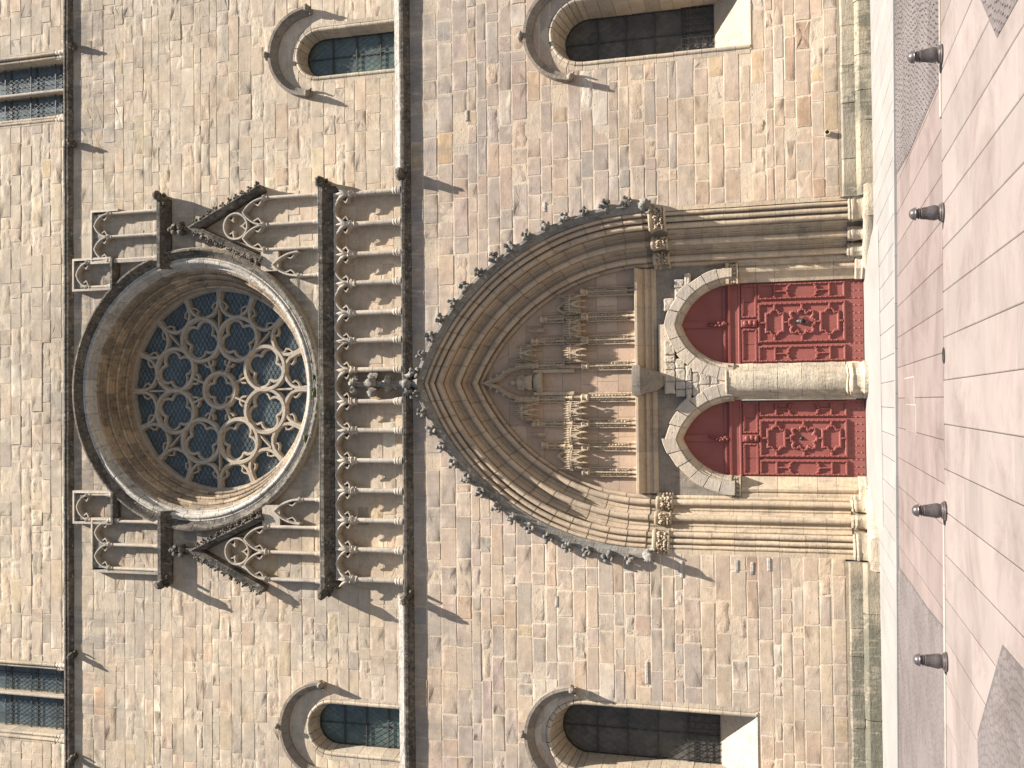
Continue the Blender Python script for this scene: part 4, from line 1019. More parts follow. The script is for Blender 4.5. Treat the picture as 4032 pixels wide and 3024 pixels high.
# ------------------------------------------------------------------ tympanum
YT = 2.05
def tympanum():
    root = empty('tympanum', CATH, 'carved tympanum of empty canopied niches over the doors')
    inner = PA - 1.56
    f = op_arch(XC, inner + 0.06, 6.9, PZS, PC)
    zs = [6.95, 7.62, 8.28, 8.82, 9.42, 10.05, 10.62, 11.2, 11.75, 12.3]
    MB().add(prism([(XC - inner - .2, 6.35), (XC + inner + .2, 6.35), (XC + inner + .2, 6.9), (XC + 2.5, 10.2), (XC, 12.6), (XC - 2.5, 10.2), (XC - inner - .2, 6.9)], YT + 0.02, YT + 0.2)).build('mortar_bed', M['mortar_deep'], root)
    for i in range(len(zs) - 1):
        za, zb = zs[i], zs[i + 1]; a, b = f(za), f(zb) or (XC, XC)
        x = a[0]
        while x < a[1] - 0.05:
            L = R.uniform(0.55, 1.2)
            if a[1] - x - L < 0.4: L = a[1] - x
            xa, xb = x, x + L
            poly = [(xa + .004, za + .004), (xb - .004, za + .004), (max(b[0], min(b[1], xb)) - .004, zb - .004), (max(b[0], min(b[1], xa)) + .004, zb - .004)]
            if poly[2][0] - poly[3][0] < 0.02 and i < len(zs) - 2: poly[2] = (poly[3][0] + .02, poly[2][1])
            MB().add(prism(poly, YT, YT + 0.1)).build('stone', M['tymp'], root)
            x += L
    # lintel moulding
    lp = [(2.4, 6.38), (2.02, 6.38), (2.0, 6.44), (1.95, 6.47), (1.95, 6.52), (2.0, 6.55), (2.0, 6.62), (1.92, 6.66), (1.88, 6.71), (1.92, 6.76), (1.92, 6.80), (1.80, 6.85), (1.68, 6.90), (1.63, 6.93), (1.63, 7.0), (1.70, 7.02), (2.4, 7.02)]
    xs = [XC - inner + 0.0, -1.6, -0.3, 0.35, 0.85, 1.7, 2.9, XC + inner]
    for a, b in zip(xs, xs[1:]):
        MB().add(loft([[(x, y, z) for y, z in lp] for x in (a + .003, b - .003)])).build('lintel_block', M['archivolt'], root, smooth=35)
    # statue bracket in the middle
    br = carve(loft([[(XC + sx * k, y, z) for sx, y in ((-1, 2.1), (-1, 2.0 - q), (-0.6, 1.94 - q), (0.6, 1.94 - q), (1, 2.0 - q), (1, 2.1))] for z, k, q in ((6.15, 0.15, 0.15), (6.35, 0.30, 0.40), (6.60, 0.36, 0.55), (6.72, 0.40, 0.62), (6.80, 0.46, 0.72), (6.98, 0.47, 0.74), (7.05, 0.46, 0.73))]), 0.02, 7)
    MB().add(br).build('statue_bracket', M['hood'], root, smooth=35)
    # moulded piers with small shafts and pinnacles
    def pier(x, z0, z1, w_=0.085, p=0.20):
        n = empty_pier = MB()
        n.add(bbox(x - w_, x + w_, YT - p * 0.7, YT + 0.01, z0 + 0.25, z1))
        for dx in (-w_ * 1.5, 0, w_ * 1.5):
            n.add(tube([(x + dx, YT - p * (1.0 if dx == 0 else 0.55), z0 + 0.2), (x + dx, YT - p * (1.0 if dx == 0 else 0.55), z1)], 0.026, 6))
            n.add(lathe([(0.06, 0), (0.06, 0.06), (0.045, 0.08), (0.05, 0.14), (0.03, 0.2), (0.045, 0.24), (0.028, 0.28)], (x + dx, YT - p * (1.0 if dx == 0 else 0.55), z0), 6))
        for j in range(int((z1 - z0 - 0.4) / 0.10)):
            z = z0 + 0.36 + j * 0.10
            for dx in (-w_ * 0.75, w_ * 0.75): n.add(lump((x + dx, YT - p * 0.75, z), (0.030, 0.028, 0.042), j + x, 0.5, 3, 1))
        n.build('niche_pier', M['carved'], root, smooth=45)
        c = MB(); c.add(carve(lathe([(0.09, 0), (0.13, 0.05), (0.10, 0.09), (0.12, 0.16), (0.14, 0.22), (0.09, 0.26)], (x, YT - p * 0.7, z1 - 0.03), 8), 0.02, 14, x)); c.build('pier_capital', M['carved'], root, smooth=50)
    def pinnacle(x, z, h, y):
        b = MB()
        b.add(lathe([(0.065, 0), (0.065, h * 0.35), (0.085, h * 0.37), (0.06, h * 0.42), (0.012, h * 0.95), (0.03, h)], (x, y, z), 4))
        for j in range(4):
            for s in (-1, 1): b.add(lump((x + s * (0.06 - j * 0.011), y, z + h * (0.46 + j * 0.12)), (0.026, 0.022, 0.022), j, 0.4, 3, 1))
        b.build('pinnacle', M['carved'], root, smooth=50)
    def canopy(x, z, w_, up=False):
        # projecting niche head: a ribbed half-drum, a crest of small spires, three pendent gablets
        b = MB(); y = YT - 0.30; h = 0.60
        pts = [(-1, 0.30), (-0.97, 0.06), (-0.62, -0.06), (0, -0.12), (0.62, -0.06), (0.97, 0.06), (1, 0.30)]
        b.add(loft([[(x + px * w_ * k, y + py * k2 + (1 - k2) * .25, zz) for px, py in pts] for zz, k, k2 in ((z + 0.16, 0.80, 0.7), (z + 0.22, 0.92, 0.95), (z + 0.42, 0.94, 0.95), (z + 0.44, 1.04, 1.12), (z + 0.49, 1.04, 1.12), (z + 0.50, 0.90, 0.9), (z + h, 0.88, 0.88))]))
        for j in range(9):
            t = j / 4 - 1; fx, fy = x + t * w_ * 0.97, y - 0.13 + 0.15 * t * t
            b.add(lathe([(0.020, 0.0), (0.020, 0.30), (0.034, 0.31), (0.026, 0.34), (0.004, 0.50 if j % 2 else 0.44)], (fx, fy, z + 0.20), 4))
        for j, (px, py, ww) in enumerate(((-0.64, 0.0, 0.31), (0.0, -0.12, 0.36), (0.64, 0.0, 0.31))):
            gx, gy = x + px * w_, y + py - 0.05
            out = ((-1, 0.22), (-0.86, 0.02), (-0.70, 0.12), (-0.4, 0.22), (0, 0.27), (0.4, 0.22), (0.70, 0.12), (0.86, 0.02), (1, 0.22), (0.5, 0.34), (0.10, 0.52), (0, 0.60), (-0.10, 0.52), (-0.5, 0.34))
            b.add(loft([[(gx + sx * w_ * ww, gy + q, z + zz) for sx, zz in out] for q in (0, 0.05)]))
            for t in (-0.75, -0.45, 0.45, 0.75): b.add(lump((gx + t * w_ * ww, gy, z + 0.24 + (1 - abs(t)) * 0.36), (0.018, 0.016, 0.018), j + t, 0.2, 3, 1))
        for px in (-0.98, -0.33, 0.33, 0.98):
            b.add(lathe([(0.002, -0.16), (0.032, -0.06), (0.040, 0.02), (0.024, 0.06), (0.022, 0.12)], (x + px * w_, y - 0.12 + 0.16 * px * px, z + 0.06), 5))
        b.build('niche_canopy', M['carved'], root, smooth=25)
    for s in (1, -1):
        for d in (0.50, 1.32, 2.05, 2.85): pier(XC + s * d, 7.02, 8.55)
        for d in (0.92, 1.69, 2.45): canopy(XC + s * d, 8.62, 0.30)
        for d in (0.50, 1.32, 2.05, 2.85 - 0.1): pinnacle(XC + s * d, 8.75, 0.85, YT - 0.16)
        for d in (0.55, 1.32, 2.02):
            pier(XC + s * d, 9.30, 10.2 if d < 1.9 else 9.9, 0.06, 0.15)
        canopy(XC + s * 0.95, 10.22, 0.26); 
        for d in (1.33, 1.68): pinnacle(XC + s * d, 9.95, 0.62, YT - 0.12)
        # small pointed arch in the corner of the upper tier
        arch_path = [(XC + s * 2.62, 8.95), (XC + s * 2.60, 9.15), (XC + s * 2.5, 9.38), (XC + s * 2.36, 9.55), (XC + s * 2.22, 9.38), (XC + s * 2.12, 9.15), (XC + s * 2.10, 8.95)]
        MB().add(path_sweep(arch_path, [(-0.05, YT), (-0.05, YT - 0.1), (0.03, YT - 0.12), (0.05, YT)])).build('arch_moulding', M['carved'], root, smooth=40)
        MB().add(bbox(XC + min(s * 0.42, s * 0.30), XC + max(s * 0.42, s * 0.30), YT - 0.15, YT, 9.0, 10.35, 0.02)).build('niche_jamb', M['carved'], root)
    # central niche head with ogee hood and a small seated figure
    og = [(XC - 0.52, 10.35), (XC - 0.50, 10.8), (XC - 0.36, 11.2), (XC - 0.14, 11.52), (XC, 11.9), (XC + 0.14, 11.52), (XC + 0.36, 11.2), (XC + 0.50, 10.8), (XC + 0.52, 10.35)]
    MB().add(path_sweep(og, [(-0.07, YT), (-0.07, YT - 0.22), (0.0, YT - 0.26), (0.06, YT - 0.16), (0.08, YT)])).build('ogee_hood', M['carved'], root, smooth=40)
    for s in (-1, 1):
        pinnacle(XC + s * 0.60, 10.2, 0.9, YT - 0.2)
        for k in range(5):
            MB().add(lump((XC + s * (0.56 - k * 0.10), YT - 0.2, 10.9 + k * 0.22), (0.06, 0.06, 0.05), k, 0.5, 3, 1)).build('crocket', M['carved'], root, smooth=60)
    MB().add(carve(lathe([(0.34, 0), (0.36, 0.12), (0.30, 0.2), (0.22, 0.28), (0.12, 0.30)], (XC, YT - 0.1, 10.05), 10, 1, 0.8), 0.03, 8)).build('niche_bracket', M['carved'], root, smooth=40)
    fg = MB()
    fg.add(carve(lathe([(0.24, 0), (0.26, 0.10), (0.20, 0.28), (0.17, 0.42), (0.16, 0.50), (0.06, 0.56), (0.055, 0.6)], (XC, YT - 0.16, 10.36), 10, 1, 0.75), 0.03, 7, 2))
    fg.add(lump((XC, YT - 0.18, 11.03), (0.085, 0.09, 0.11), 3, 0.15, 3))
    for s in (-1, 1): fg.add(tube([(XC + s * 0.16, YT - 0.17, 10.83), (XC + s * 0.21, YT - 0.24, 10.66), (XC + s * 0.08, YT - 0.33, 10.62)], [0.055, 0.05, 0.035], 6))
    fg.build('seated_figure', M['carved'], root, smooth=60)
YOFF = -0.64
tympanum()
XOFF = 0.0

# ------------------------------------------------------------------ doorways
YD = 2.28                                            # face of the red leaves
ZD0, ZTR0, ZTR1, ZAR = 0.26, 3.84, 4.21, 4.04        # ZAR: springing of the pointed heads
DOORS = [(2.38, 1.24, 'right'), (-1.14, 1.16, 'left')]
def doorway_masonry():
    root = empty('door_surround', CATH, 'rough grey rubble and voussoirs round the two door arches')
    for xc, a, nm in DOORS:
        rise = 1.60; c = (rise * rise - a * a) / (2 * a)
        # stepped arch ring in front of the dark wall
        n = 6
        for side in (1, -1):
            for i in range(n):
                out = R.uniform(0.30, 0.46)
                prof = [(-out, 2.1), (-out, 1.80), (-out + .02, 1.78), (0.0, 1.78), (0.02, 1.80), (0.06, 1.90), (0.10, 1.93), (0.13, 2.05), (0.16, 2.25), (0.16, 2.4), (-0.1, 2.4)]
                prof = [(-out - 0.14, 2.1), (-out - 0.14, 1.80), (-out - .12, 1.78), (-0.17, 1.78), (-0.15, 1.80), (-0.15, 2.1)]
                inner_ = [(-0.16, 2.4), (-0.16, 1.83), (-0.12, 1.82), (-0.10, 1.88), (-0.05, 1.90), (-0.03, 1.97), (0.0, 2.02), (0.02, 2.15), (0.02, 2.4)]
                MB().add(carve(arch_piece(xc, ZAR, c, a + c, inner_, i / n + .002, (i + 1) / n - (.002 if i < n - 1 else 0), side, 4), 0.008, 4, i + 9)).build('arch_moulding', M['window_stone'], root, smooth=35)
                MB().add(carve(arch_piece(xc, ZAR, c, a + c, prof, i / n + .004, (i + 1) / n - (.004 if i < n - 1 else 0), side, 4), 0.012, 4, i)).build('voussoir', M['rubble'], root, smooth=30)
    for xa_, xb_, (xc, a, nm) in ((XC, XC + PA - 1.5, DOORS[0]), (XC - PA + 1.5, XC, DOORS[1])):
        aa = a + 0.06; rise = 1.62; c = (rise * rise - aa * aa) / (2 * aa); v = []; f = []; n = 48
        for i in range(n + 1):
            x = xa_ + (xb_ - xa_) * i / n; d = abs(x - xc)
            z = ZAR + math.sqrt(max((aa + c) ** 2 - (d + c) ** 2, 0)) if d < aa else 3.9
            v += [(x, 2.04, z), (x, 2.04, 6.42), (x, 2.3, z), (x, 2.3, 6.42)]
        for i in range(n):
            k_ = 4 * i; f += [(k_, k_ + 4, k_ + 5, k_ + 1), (k_, k_ + 2, k_ + 6, k_ + 4)]
        MB().add((v, f)).build('spandrel_wall', M['hood'], root)  # dark stone; shade below the lintel is also put into this tone
    # rubble between and beside the arches
    rr = random.Random(5)
    def inside_arch(x, z):
        for xc, a, nm in DOORS:
            aa = a + 0.42; rise = 1.60 + 0.42; c = (rise * rise - aa * aa) / (2 * aa)
            d = abs(x - xc); z0 = ZAR
            if z < z0: 
                if d < aa: return True
            elif (d + c) ** 2 + (z - z0) ** 2 < (aa + c) ** 2: return True
        return False
    z = 4.22
    while z < 6.22:
        h = rr.uniform(0.20, 0.34); x = -2.70 if z < 4.6 else -0.6 
        x = -0.75
        while x < 3.75:
            L = rr.uniform(0.22, 0.5); cx_, cz_ = x + L / 2, z + h / 2
            hi = 6.30 if x < 2.9 else 6.0
            ok = not (inside_arch(cx_, cz_) ) and z + h < hi
            if -0.75 < cx_ < 0.2: ok = ok and z < 4.9 + (cx_ + 0.75) * 0.7
            if ok:
                MB().add(stone([(x + .005, z + .005), (x + L - .005, z + .005), (x + L - .005, z + h - .005), (x + .005, z + h - .005)], 1.79 + rr.uniform(0, 0.03), 2.06, 0.03, 0.03, (0.4, 0.35, 0.3), 0.9)).build('rubble_stone', M['rubble'], root)
            x += L
        z += h
    MB().add(box(XC - 0.52, XC + 0.52, 1.84, 2.1, 4.2, 5.2)).build('mortar_bed', M['mortar'], root); MB().add(box(0.55, 2.4, 1.86, 2.1, 5.86, 6.3)).build('mortar_bed', M['mortar'], root)
    # inner order of the jambs, with its capitals
    for xe, s in ((XC + 3.42, 1), (XC - 3.42, -1)):
        xin = DOORS[0][0] + DOORS[0][1] if s > 0 else DOORS[1][0] - DOORS[1][1]
        xo = XC + 0.06 + s * (PA - 1.56)
        prof = [(xo + s * 0.1, 2.5), (xo + s * 0.1, 1.92), (xo - s * 0.02, 1.92)] + [(xo + (xin - xo) * 0.30 + 0.11 * math.cos(math.radians(t)), 2.02 + 0.11 * math.sin(math.radians(t))) for t in ((-20, -60, -100, -140, -180) if s > 0 else (-160, -120, -80, -40, 0))] + [(xo + (xin - xo) * 0.75, 2.12), (xin - s * 0.0, 2.17), (xin, 2.5)]
        zz = [0.5, 1.1, 1.65, 2.2, 2.8, 3.35, 3.86]
        for a_, b_ in zip(zz, zz[1:]):
            MB().add(carve(loft([[(x, y, z) for x, y in prof] for z in (a_ + .004, b_ - .004)]), 0.006, 4)).build('jamb_block', M['jamb'], root, smooth=40)
        cb = MB(); x0, x1 = sorted((xo + s * 0.05, xin - s * 0.04))
        cb.add(box(x0, x1, 1.84, 2.4, 3.87, 3.93)); cb.add(box(x0 + .03, x1 - .03, 1.90, 2.4, 3.93, 4.14)); cb.add(box(x0, x1, 1.82, 2.4, 4.14, 4.24))
        for j in range(10): cb.add(lump((x0 + (x1 - x0) * (j % 5 + .5) / 5, 1.88, 3.98 + 0.1 * (j // 5)), (0.05, 0.05, 0.06), j, 0.6, 3, 1))
        cb.build('capital', M['carved'], root, smooth=40)
        MB().add(carve(loft([[(xo + (xin - xo) * fx + (0 if 0.01 < fx < 0.9 else 0), y, z) for fx, y in ((-0.2, 2.5), (-0.2, 1.86 - q), (0.55, 1.86 - q), (1.05, 2.1 - q), (1.05, 2.5))] for z, q in ((0.1, 0.12), (0.3, 0.12), (0.34, 0.06), (0.46, 0.05), (0.5, 0.0))]), 0.03, 4)).build('shaft_base', M['base'], root, smooth=35)
doorway_masonry()

def trumeau():
    root = empty('trumeau', CATH, 'worn cream stone pillar between the two red doors')
    xa, xb = 0.03 + 0.02, 1.16 - 0.02; xm = (xa + xb) / 2; w_ = (xb - xa) / 2
    def ring(z, k, yf):
        return [(xm - w_, 2.5, z), (xm - w_, 2.12, z), (xm - w_ * 0.86, 2.06, z), (xm - w_ * 0.80 * k, 1.95, z), (xm - w_ * 0.55 * k, yf + 0.10, z), (xm - w_ * 0.25 * k, yf + 0.01, z), (xm + w_ * 0.25 * k, yf + 0.01, z), (xm + w_ * 0.55 * k, yf + 0.10, z), (xm + w_ * 0.80 * k, 1.95, z), (xm + w_ * 0.86, 2.06, z), (xm + w_, 2.12, z), (xm + w_, 2.5, z)]
    zz = [0.80, 1.4, 2.05, 2.75, 3.45, 4.20]
    for a, b in zip(zz, zz[1:]):
        st = loft([ring(a + .004 + (b - a - .008) * i / 6, 1, 1.58) for i in range(7)])
        MB().add(carve(st, 0.018, 5, a)).build('pillar_block', M['base'], root, smooth=40)
    b = MB()
    b.add(loft([ring(z, k, yf) for z, k, yf in ((0.0, 1.28, 1.42), (0.30, 1.28, 1.42), (0.36, 1.16, 1.48), (0.44, 1.12, 1.50), (0.58, 1.12, 1.50), (0.62, 1.18, 1.46), (0.68, 1.16, 1.48), (0.72, 1.06, 1.54), (0.76, 1.10, 1.52), (0.80, 1.0, 1.58))]))
    MB().add(carve((b.v, b.f), 0.03, 3)).build('pillar_base', M['base'], root, smooth=35)
    MB().add(carve(loft([ring(z, k, yf) for z, k, yf in ((4.20, 1.02, 1.56), (4.24, 1.04, 1.54), (4.28, 0.98, 1.60))]), 0.01, 6)).build('pillar_cap', M['base'], root)
trumeau()

def red_door(xc, a, nm, knocker):
    root = empty('door', CATH, 'red panelled and studded door under a pointed arch, %s of the pillar' % nm)
    mt = M['red']; y = YD
    k = a / 1.26
    X = lambda d: xc + d * k
    # three leaves side by side (narrow, wide, narrow)
    edges = [-1.26, -0.665, 0.665, 1.26]
    for i in range(3):
        MB().add(bbox(X(edges[i]) + .004, X(edges[i + 1]) - .004, y, y + 0.08, ZD0, ZTR0 - 0.01, 0.006)).build('leaf_panel', mt, root)
    MB().add(box(X(-1.26), X(1.26), y + 0.05, y + 0.10, ZD0 - .1, ZTR0)).build('backing_board', mt, root)
    studs = MB()
    def stud(x, z, yy, r=0.021): studs.add(lathe_y(r, x, yy, z))
    def lathe_y(r, x, yy, z):
        n = 6; v = [(x + r * math.cos(j * PI / 3), yy, z + r * math.sin(j * PI / 3)) for j in range(n)] + [(x, yy - r * 0.9, z)]
        return v, [(j, (j + 1) % n, n) for j in range(n)]
    def frame(pts, w_, h, name='moulding', step=0.15, st=True):
        pf = [(-w_, y + 0.005), (-w_, y - h * 0.4), (-w_ * 0.55, y - h * 0.55), (-w_ * 0.45, y - h), (w_ * 0.45, y - h), (w_ * 0.55, y - h * 0.55), (w_, y - h * 0.4), (w_, y + 0.005)]
        MB().add(path_sweep(pts, pf, closed=True)).build(name, mt, root, smooth=30)
        if st:
            m_ = len(pts)
            for i in range(m_):
                p, q = Vector(pts[i]), Vector(pts[(i + 1) % m_]); L = (q - p).length; n = max(1, round(L / step))
                for j in range(n):
                    r_ = p.lerp(q, (j + 0.5) / n); stud(r_.x, r_.y, y - h, 0.024)
    def bar(pts, w_, h, name='moulding'):
        pf = [(-w_, y + 0.005), (-w_, y - h * 0.5), (-w_ * 0.5, y - h), (w_ * 0.5, y - h), (w_, y - h * 0.5), (w_, y + 0.005)]
        MB().add(path_sweep(pts, pf)).build(name, mt, root, smooth=30)
        for i in range(len(pts) - 1):
            p, q = Vector(pts[i]), Vector(pts[i + 1]); stud((p.x + q.x) / 2, (p.y + q.y) / 2, y - h, 0.016)
    rect = lambda x0, x1, z0, z1: [(x0, z0), (x0, z1), (x1, z1), (x1, z0)]
    zb, zt = 0.80, 3.28
    frame(rect(X(-0.58), X(0.58), zb, zt), 0.045, 0.075)
    for s in (-1, 1):
        x0, x1 = sorted((X(s * 0.75), X(s * 1.18))); frame(rect(x0, x1, zb, zt), 0.035, 0.065)
    # the three ornaments of the middle leaf
    def ornament(zc, kind):
        xm = X(0)
        if kind == 'o':
            hw, hz = 0.28 * k, 0.25; c = 0.10
            pts = [(-hw, -hz), (-hw, hz), (-0.20 * k, hz), (-0.20 * k, hz * 1.0)]
            pts = [(-hw, -hz), (-hw, hz), (hw, hz), (hw, -hz)]
            outer = []
            # rectangle whose two short ends swell into a half round
            for sx in (-1, 1):
                seq = [(sx * hw, -sx * hz), (sx * hw, -sx * 0.14)] + [(sx * (hw + 0.12 * math.cos(math.radians(t))), -sx * 0.12 * math.cos(math.radians(90 - 90)) * 0 + 0.12 * math.sin(math.radians(t)) * 1.0) for t in ((-60, -25, 25, 60) if sx > 0 else (-120 + 180, -155 + 180, 155 - 180, 120 - 180))] + [(sx * hw, sx * 0.14), (sx * hw, sx * hz)]
                outer += seq
            frame([(xm + px, zc + pz) for px, pz in outer[::-1]], 0.042, 0.075, 'ornament_frame', 0.12)
            arms = ((hw + 0.12, 0.16, 0), (0, hz, 1))
            for s in (-1, 1):
                bar([(xm + s * (hw + 0.15), zc), (xm + s * (hw + 0.27), zc)], 0.04, 0.085)
        else:
            pts = []
            for q in range(4):
                a0 = q * 90 + 45
                for dr, t in ((0.40, -26), (0.30, -14), (0.33, 0), (0.30, 14)):
                    pts.append((dr, a0 - 45 + t))
                pts.append((0.40, a0 - 45 + 26)); pts.append((0.47, a0))
            pts = []
            for q in range(4):
                b0 = 90 * q
                pts += [(0.30, b0 - 24), (0.37, b0 - 12), (0.39, b0), (0.37, b0 + 12), (0.30, b0 + 24), (0.40, b0 + 34), (0.44, b0 + 45), (0.40, b0 + 56)]
            frame([(xm + dr * math.cos(math.radians(-t)) * k, zc + dr * math.sin(math.radians(-t))) for dr, t in pts], 0.042, 0.075, 'ornament_frame', 0.10)
            for s in (-1, 1): bar([(xm + s * 0.41, zc), (xm + s * 0.55, zc)], 0.04, 0.085)
    for zc, kd in ((2.82, 'o'), (2.02, '+'), (1.22, 'o')): ornament(zc, kd)
    for za, zc_ in ((3.08, 3.24), (2.44, 2.56), (1.48, 1.60), (0.84, 0.96)):
        bar([(X(0), za), (X(0), zc_)], 0.04, 0.085)
    # side leaves: an H of bars with a chevron, top and bottom
    for s in (-1, 1):
        x0, x1 = sorted((X(s * 0.78), X(s * 1.15))); xm = (x0 + x1) / 2
        for zc, d in ((2.72, -1), (1.32, 1)):
            bar([(x0, zc - d * 0.10), (x1, zc - d * 0.10)], 0.035, 0.075)
            bar([(xm, zc - d * 0.08), (xm, zc + d * 0.20)], 0.03, 0.07)
            bar([(x0, zc + d * 0.36), (x0 + 0.06, zc + d * 0.28), (xm - 0.05, zc + d * 0.30), (xm, zc + d * 0.22), (xm + 0.05, zc + d * 0.30), (x1 - 0.06, zc + d * 0.28), (x1, zc + d * 0.36)], 0.035, 0.075)
    # small panels below the transom
    for s in (-1, 1):
        x0, x1 = sorted((X(s * 0.20), X(s * 1.18))); frame(rect(x0, x1, 3.38, 3.78), 0.045, 0.05)
    MB().add(bbox(X(-0.12), X(0.12), y - 0.08, y, 3.34, 3.82, 0.02)).build('console', mt, root)
    c2 = MB()
    for zz, r_ in ((3.40, 0.07), (3.55, 0.085), (3.70, 0.08)): c2.add(lump((X(0), y - 0.09, zz), (0.10, 0.06, r_), zz, 0.3, 3, 1))
    c2.build('console_carving', mt, root, smooth=60)
    # nail rows on the kick board
    for i in range(3):
        for j in range(11): stud(X(-1.15 + 2.3 * j / 10), 0.36 + 0.14 * i, y, 0.032)
    # transom
    tp = [(y + 0.1, ZTR0), (y - 0.05, ZTR0), (y - 0.06, ZTR0 + 0.05), (y - 0.04, ZTR0 + 0.07), (y - 0.04, ZTR1 - 0.10), (y - 0.09, ZTR1 - 0.07), (y - 0.10, ZTR1 - 0.01), (y - 0.06, ZTR1), (y + 0.1, ZTR1)]
    MB().add(loft([[(x, yy, z) for yy, z in tp] for x in (X(-1.30), X(1.30))])).build('transom', mt, root)
    # boards of the pointed head
    rise = 1.60; c = (rise * rise - a * a) / (2 * a)
    pts = []
    for i in range(13): 
        r_ = a + c; th0 = math.acos(-c / r_); th = PI - i / 12 * (PI - th0); pts.append((xc + c + r_ * math.cos(th), ZAR + r_ * math.sin(th)))
    full = pts + [(2 * xc - x, z) for x, z in pts[::-1][1:]]
    for s in (-1, 1):
        hb = [(xc + s * 0.09, ZTR1)] + [(xc + s * max(0.09, abs(x - xc) + 0.05), z) for x, z in pts[::-1]]
        MB().add(prism(hb if s > 0 else hb[::-1], y + 0.02, y + 0.08)).build('head_board', mt, root)
        fx0, fx1 = sorted((xc + s * 0.16, xc + s * (a - 0.10)))
        MB().add(path_sweep([(fx0, ZTR1 + 0.12), (fx1, ZTR1 + 0.12)], [(-0.035, y + 0.03), (-0.035, y - 0.02), (0.035, y - 0.02), (0.035, y + 0.03)])).build('moulding', mt, root)
        for j in range(7): stud(fx0 + (fx1 - fx0) * (j + .5) / 7, ZTR1 + 0.12, y - 0.02, 0.017)
    MB().add(box(xc - 0.10, xc + 0.10, y - 0.02, y + 0.08, ZTR1, ZTR1 + 1.40)).build('head_post', mt, root)
    gr = MB()
    for j in range(14): gr.add(lump((xc + R.uniform(-.06, .06), y - 0.07 - R.uniform(0, .03), ZTR1 + 0.07 + j * 0.042), (0.062 - j * 0.003, 0.05, 0.05), j, 0.4, 3, 1))
    gr.build('carved_drop', mt, root, smooth=60)
    studs.build('studs', mt, root, kind='stuff')
    if knocker:
        kb = MB(); kb.add(lump((X(0) + 0.02, y - 0.05, 2.05), (0.10, 0.08, 0.12), 2, 0.35, 3)); kb.add(tube([(X(0) + 0.02 + 0.10 * math.sin(t * PI / 6), y - 0.11, 1.93 + 0.10 * math.cos(t * PI / 6)) for t in range(13)], 0.017, 6))
        kb.build('knocker', M['iron'], root, smooth=60)
    else:
        MB().add(lathe_y(0.075, X(0) + 0.0, y - 0.005, 2.08)).build('lock_plate', M['iron'], root)
for i, (xc, a, nm) in enumerate(DOORS): red_door(xc, a, nm, i == 0)
YOFF = 0.0

# ------------------------------------------------------------------ small things fixed to the wall
def W2(x, z): return x, z
for x, z, L in [(-4.95, 5.55, 0.50), (-4.80, 3.96, 0.36), (-4.85, 3.52, 0.36), (-4.72, 3.05, 0.36), (-6.06, 9.35, 0.34), (-8.05, 6.62, 0.66), (9.10, 12.1, 0.34), (6.05, 9.6, 0.30)]:
    MB().add(carve(bbox(x - L / 2, x + L / 2, -0.028, 0.03, z - 0.04, z + 0.045, 0.012), 0.01, 6, x)).add(([], [])).build('repair_strip', M['roseout'], WALL_LOW)
pp = MB(); sp = [(7.62, 0.05, 1.26), (7.62, -0.20, 1.24)]
pp.add(loft([[(7.62 + r_ * math.cos(2 * PI * j / 14), yy, 1.25 + r_ * math.sin(2 * PI * j / 14)) for j in range(14)] for yy, r_ in ((0.05, 0.085), (-0.19, 0.085), (-0.20, 0.07), (-0.19, 0.055), (0.0, 0.05))]))
pp.build('drain_spout', M['base'], WALL_LOW, smooth=40)

# ------------------------------------------------------------------ ground
yE = lambda x: -5.87 - 0.125 * x                     # outer edge of the pale apron
yC = lambda x: -13.43 - 0.074 * x                    # kerb line with the bollards
def sheet(name, poly, z, mat, kind='structure'):
    o = MB().add(([(x, y, z) for x, y in poly], [tuple(range(len(poly)))])).build(name, mat); o['kind'] = kind; return o
sheet('ground', [(-300, -300), (300, -300), (300, 60), (-300, 60)], -0.035, M['ground'])
def slab(poly, z0, z1, b=0.012):
    cx = sum(p[0] for p in poly) / 4; cy = sum(p[1] for p in poly) / 4
    ins = lambda p: (p[0] + (b if p[0] < cx else -b), p[1] + (b if p[1] < cy else -b))
    t = [R.uniform(-0.0022, 0.0022) for _ in poly]
    return loft([[(*p, z0) for p in poly], [(*p, z1 - b * 0.6) for p in poly], [(*ins(p), z1 + t[i]) for i, p in enumerate(poly)]])
def poly_in(poly, x, y):
    c = False; j = len(poly) - 1
    for i in range(len(poly)):
        if (poly[i][1] > y) != (poly[j][1] > y) and x < (poly[j][0] - poly[i][0]) * (y - poly[i][1]) / (poly[j][1] - poly[i][1]) + poly[i][0]: c = not c
        j = i
    return c
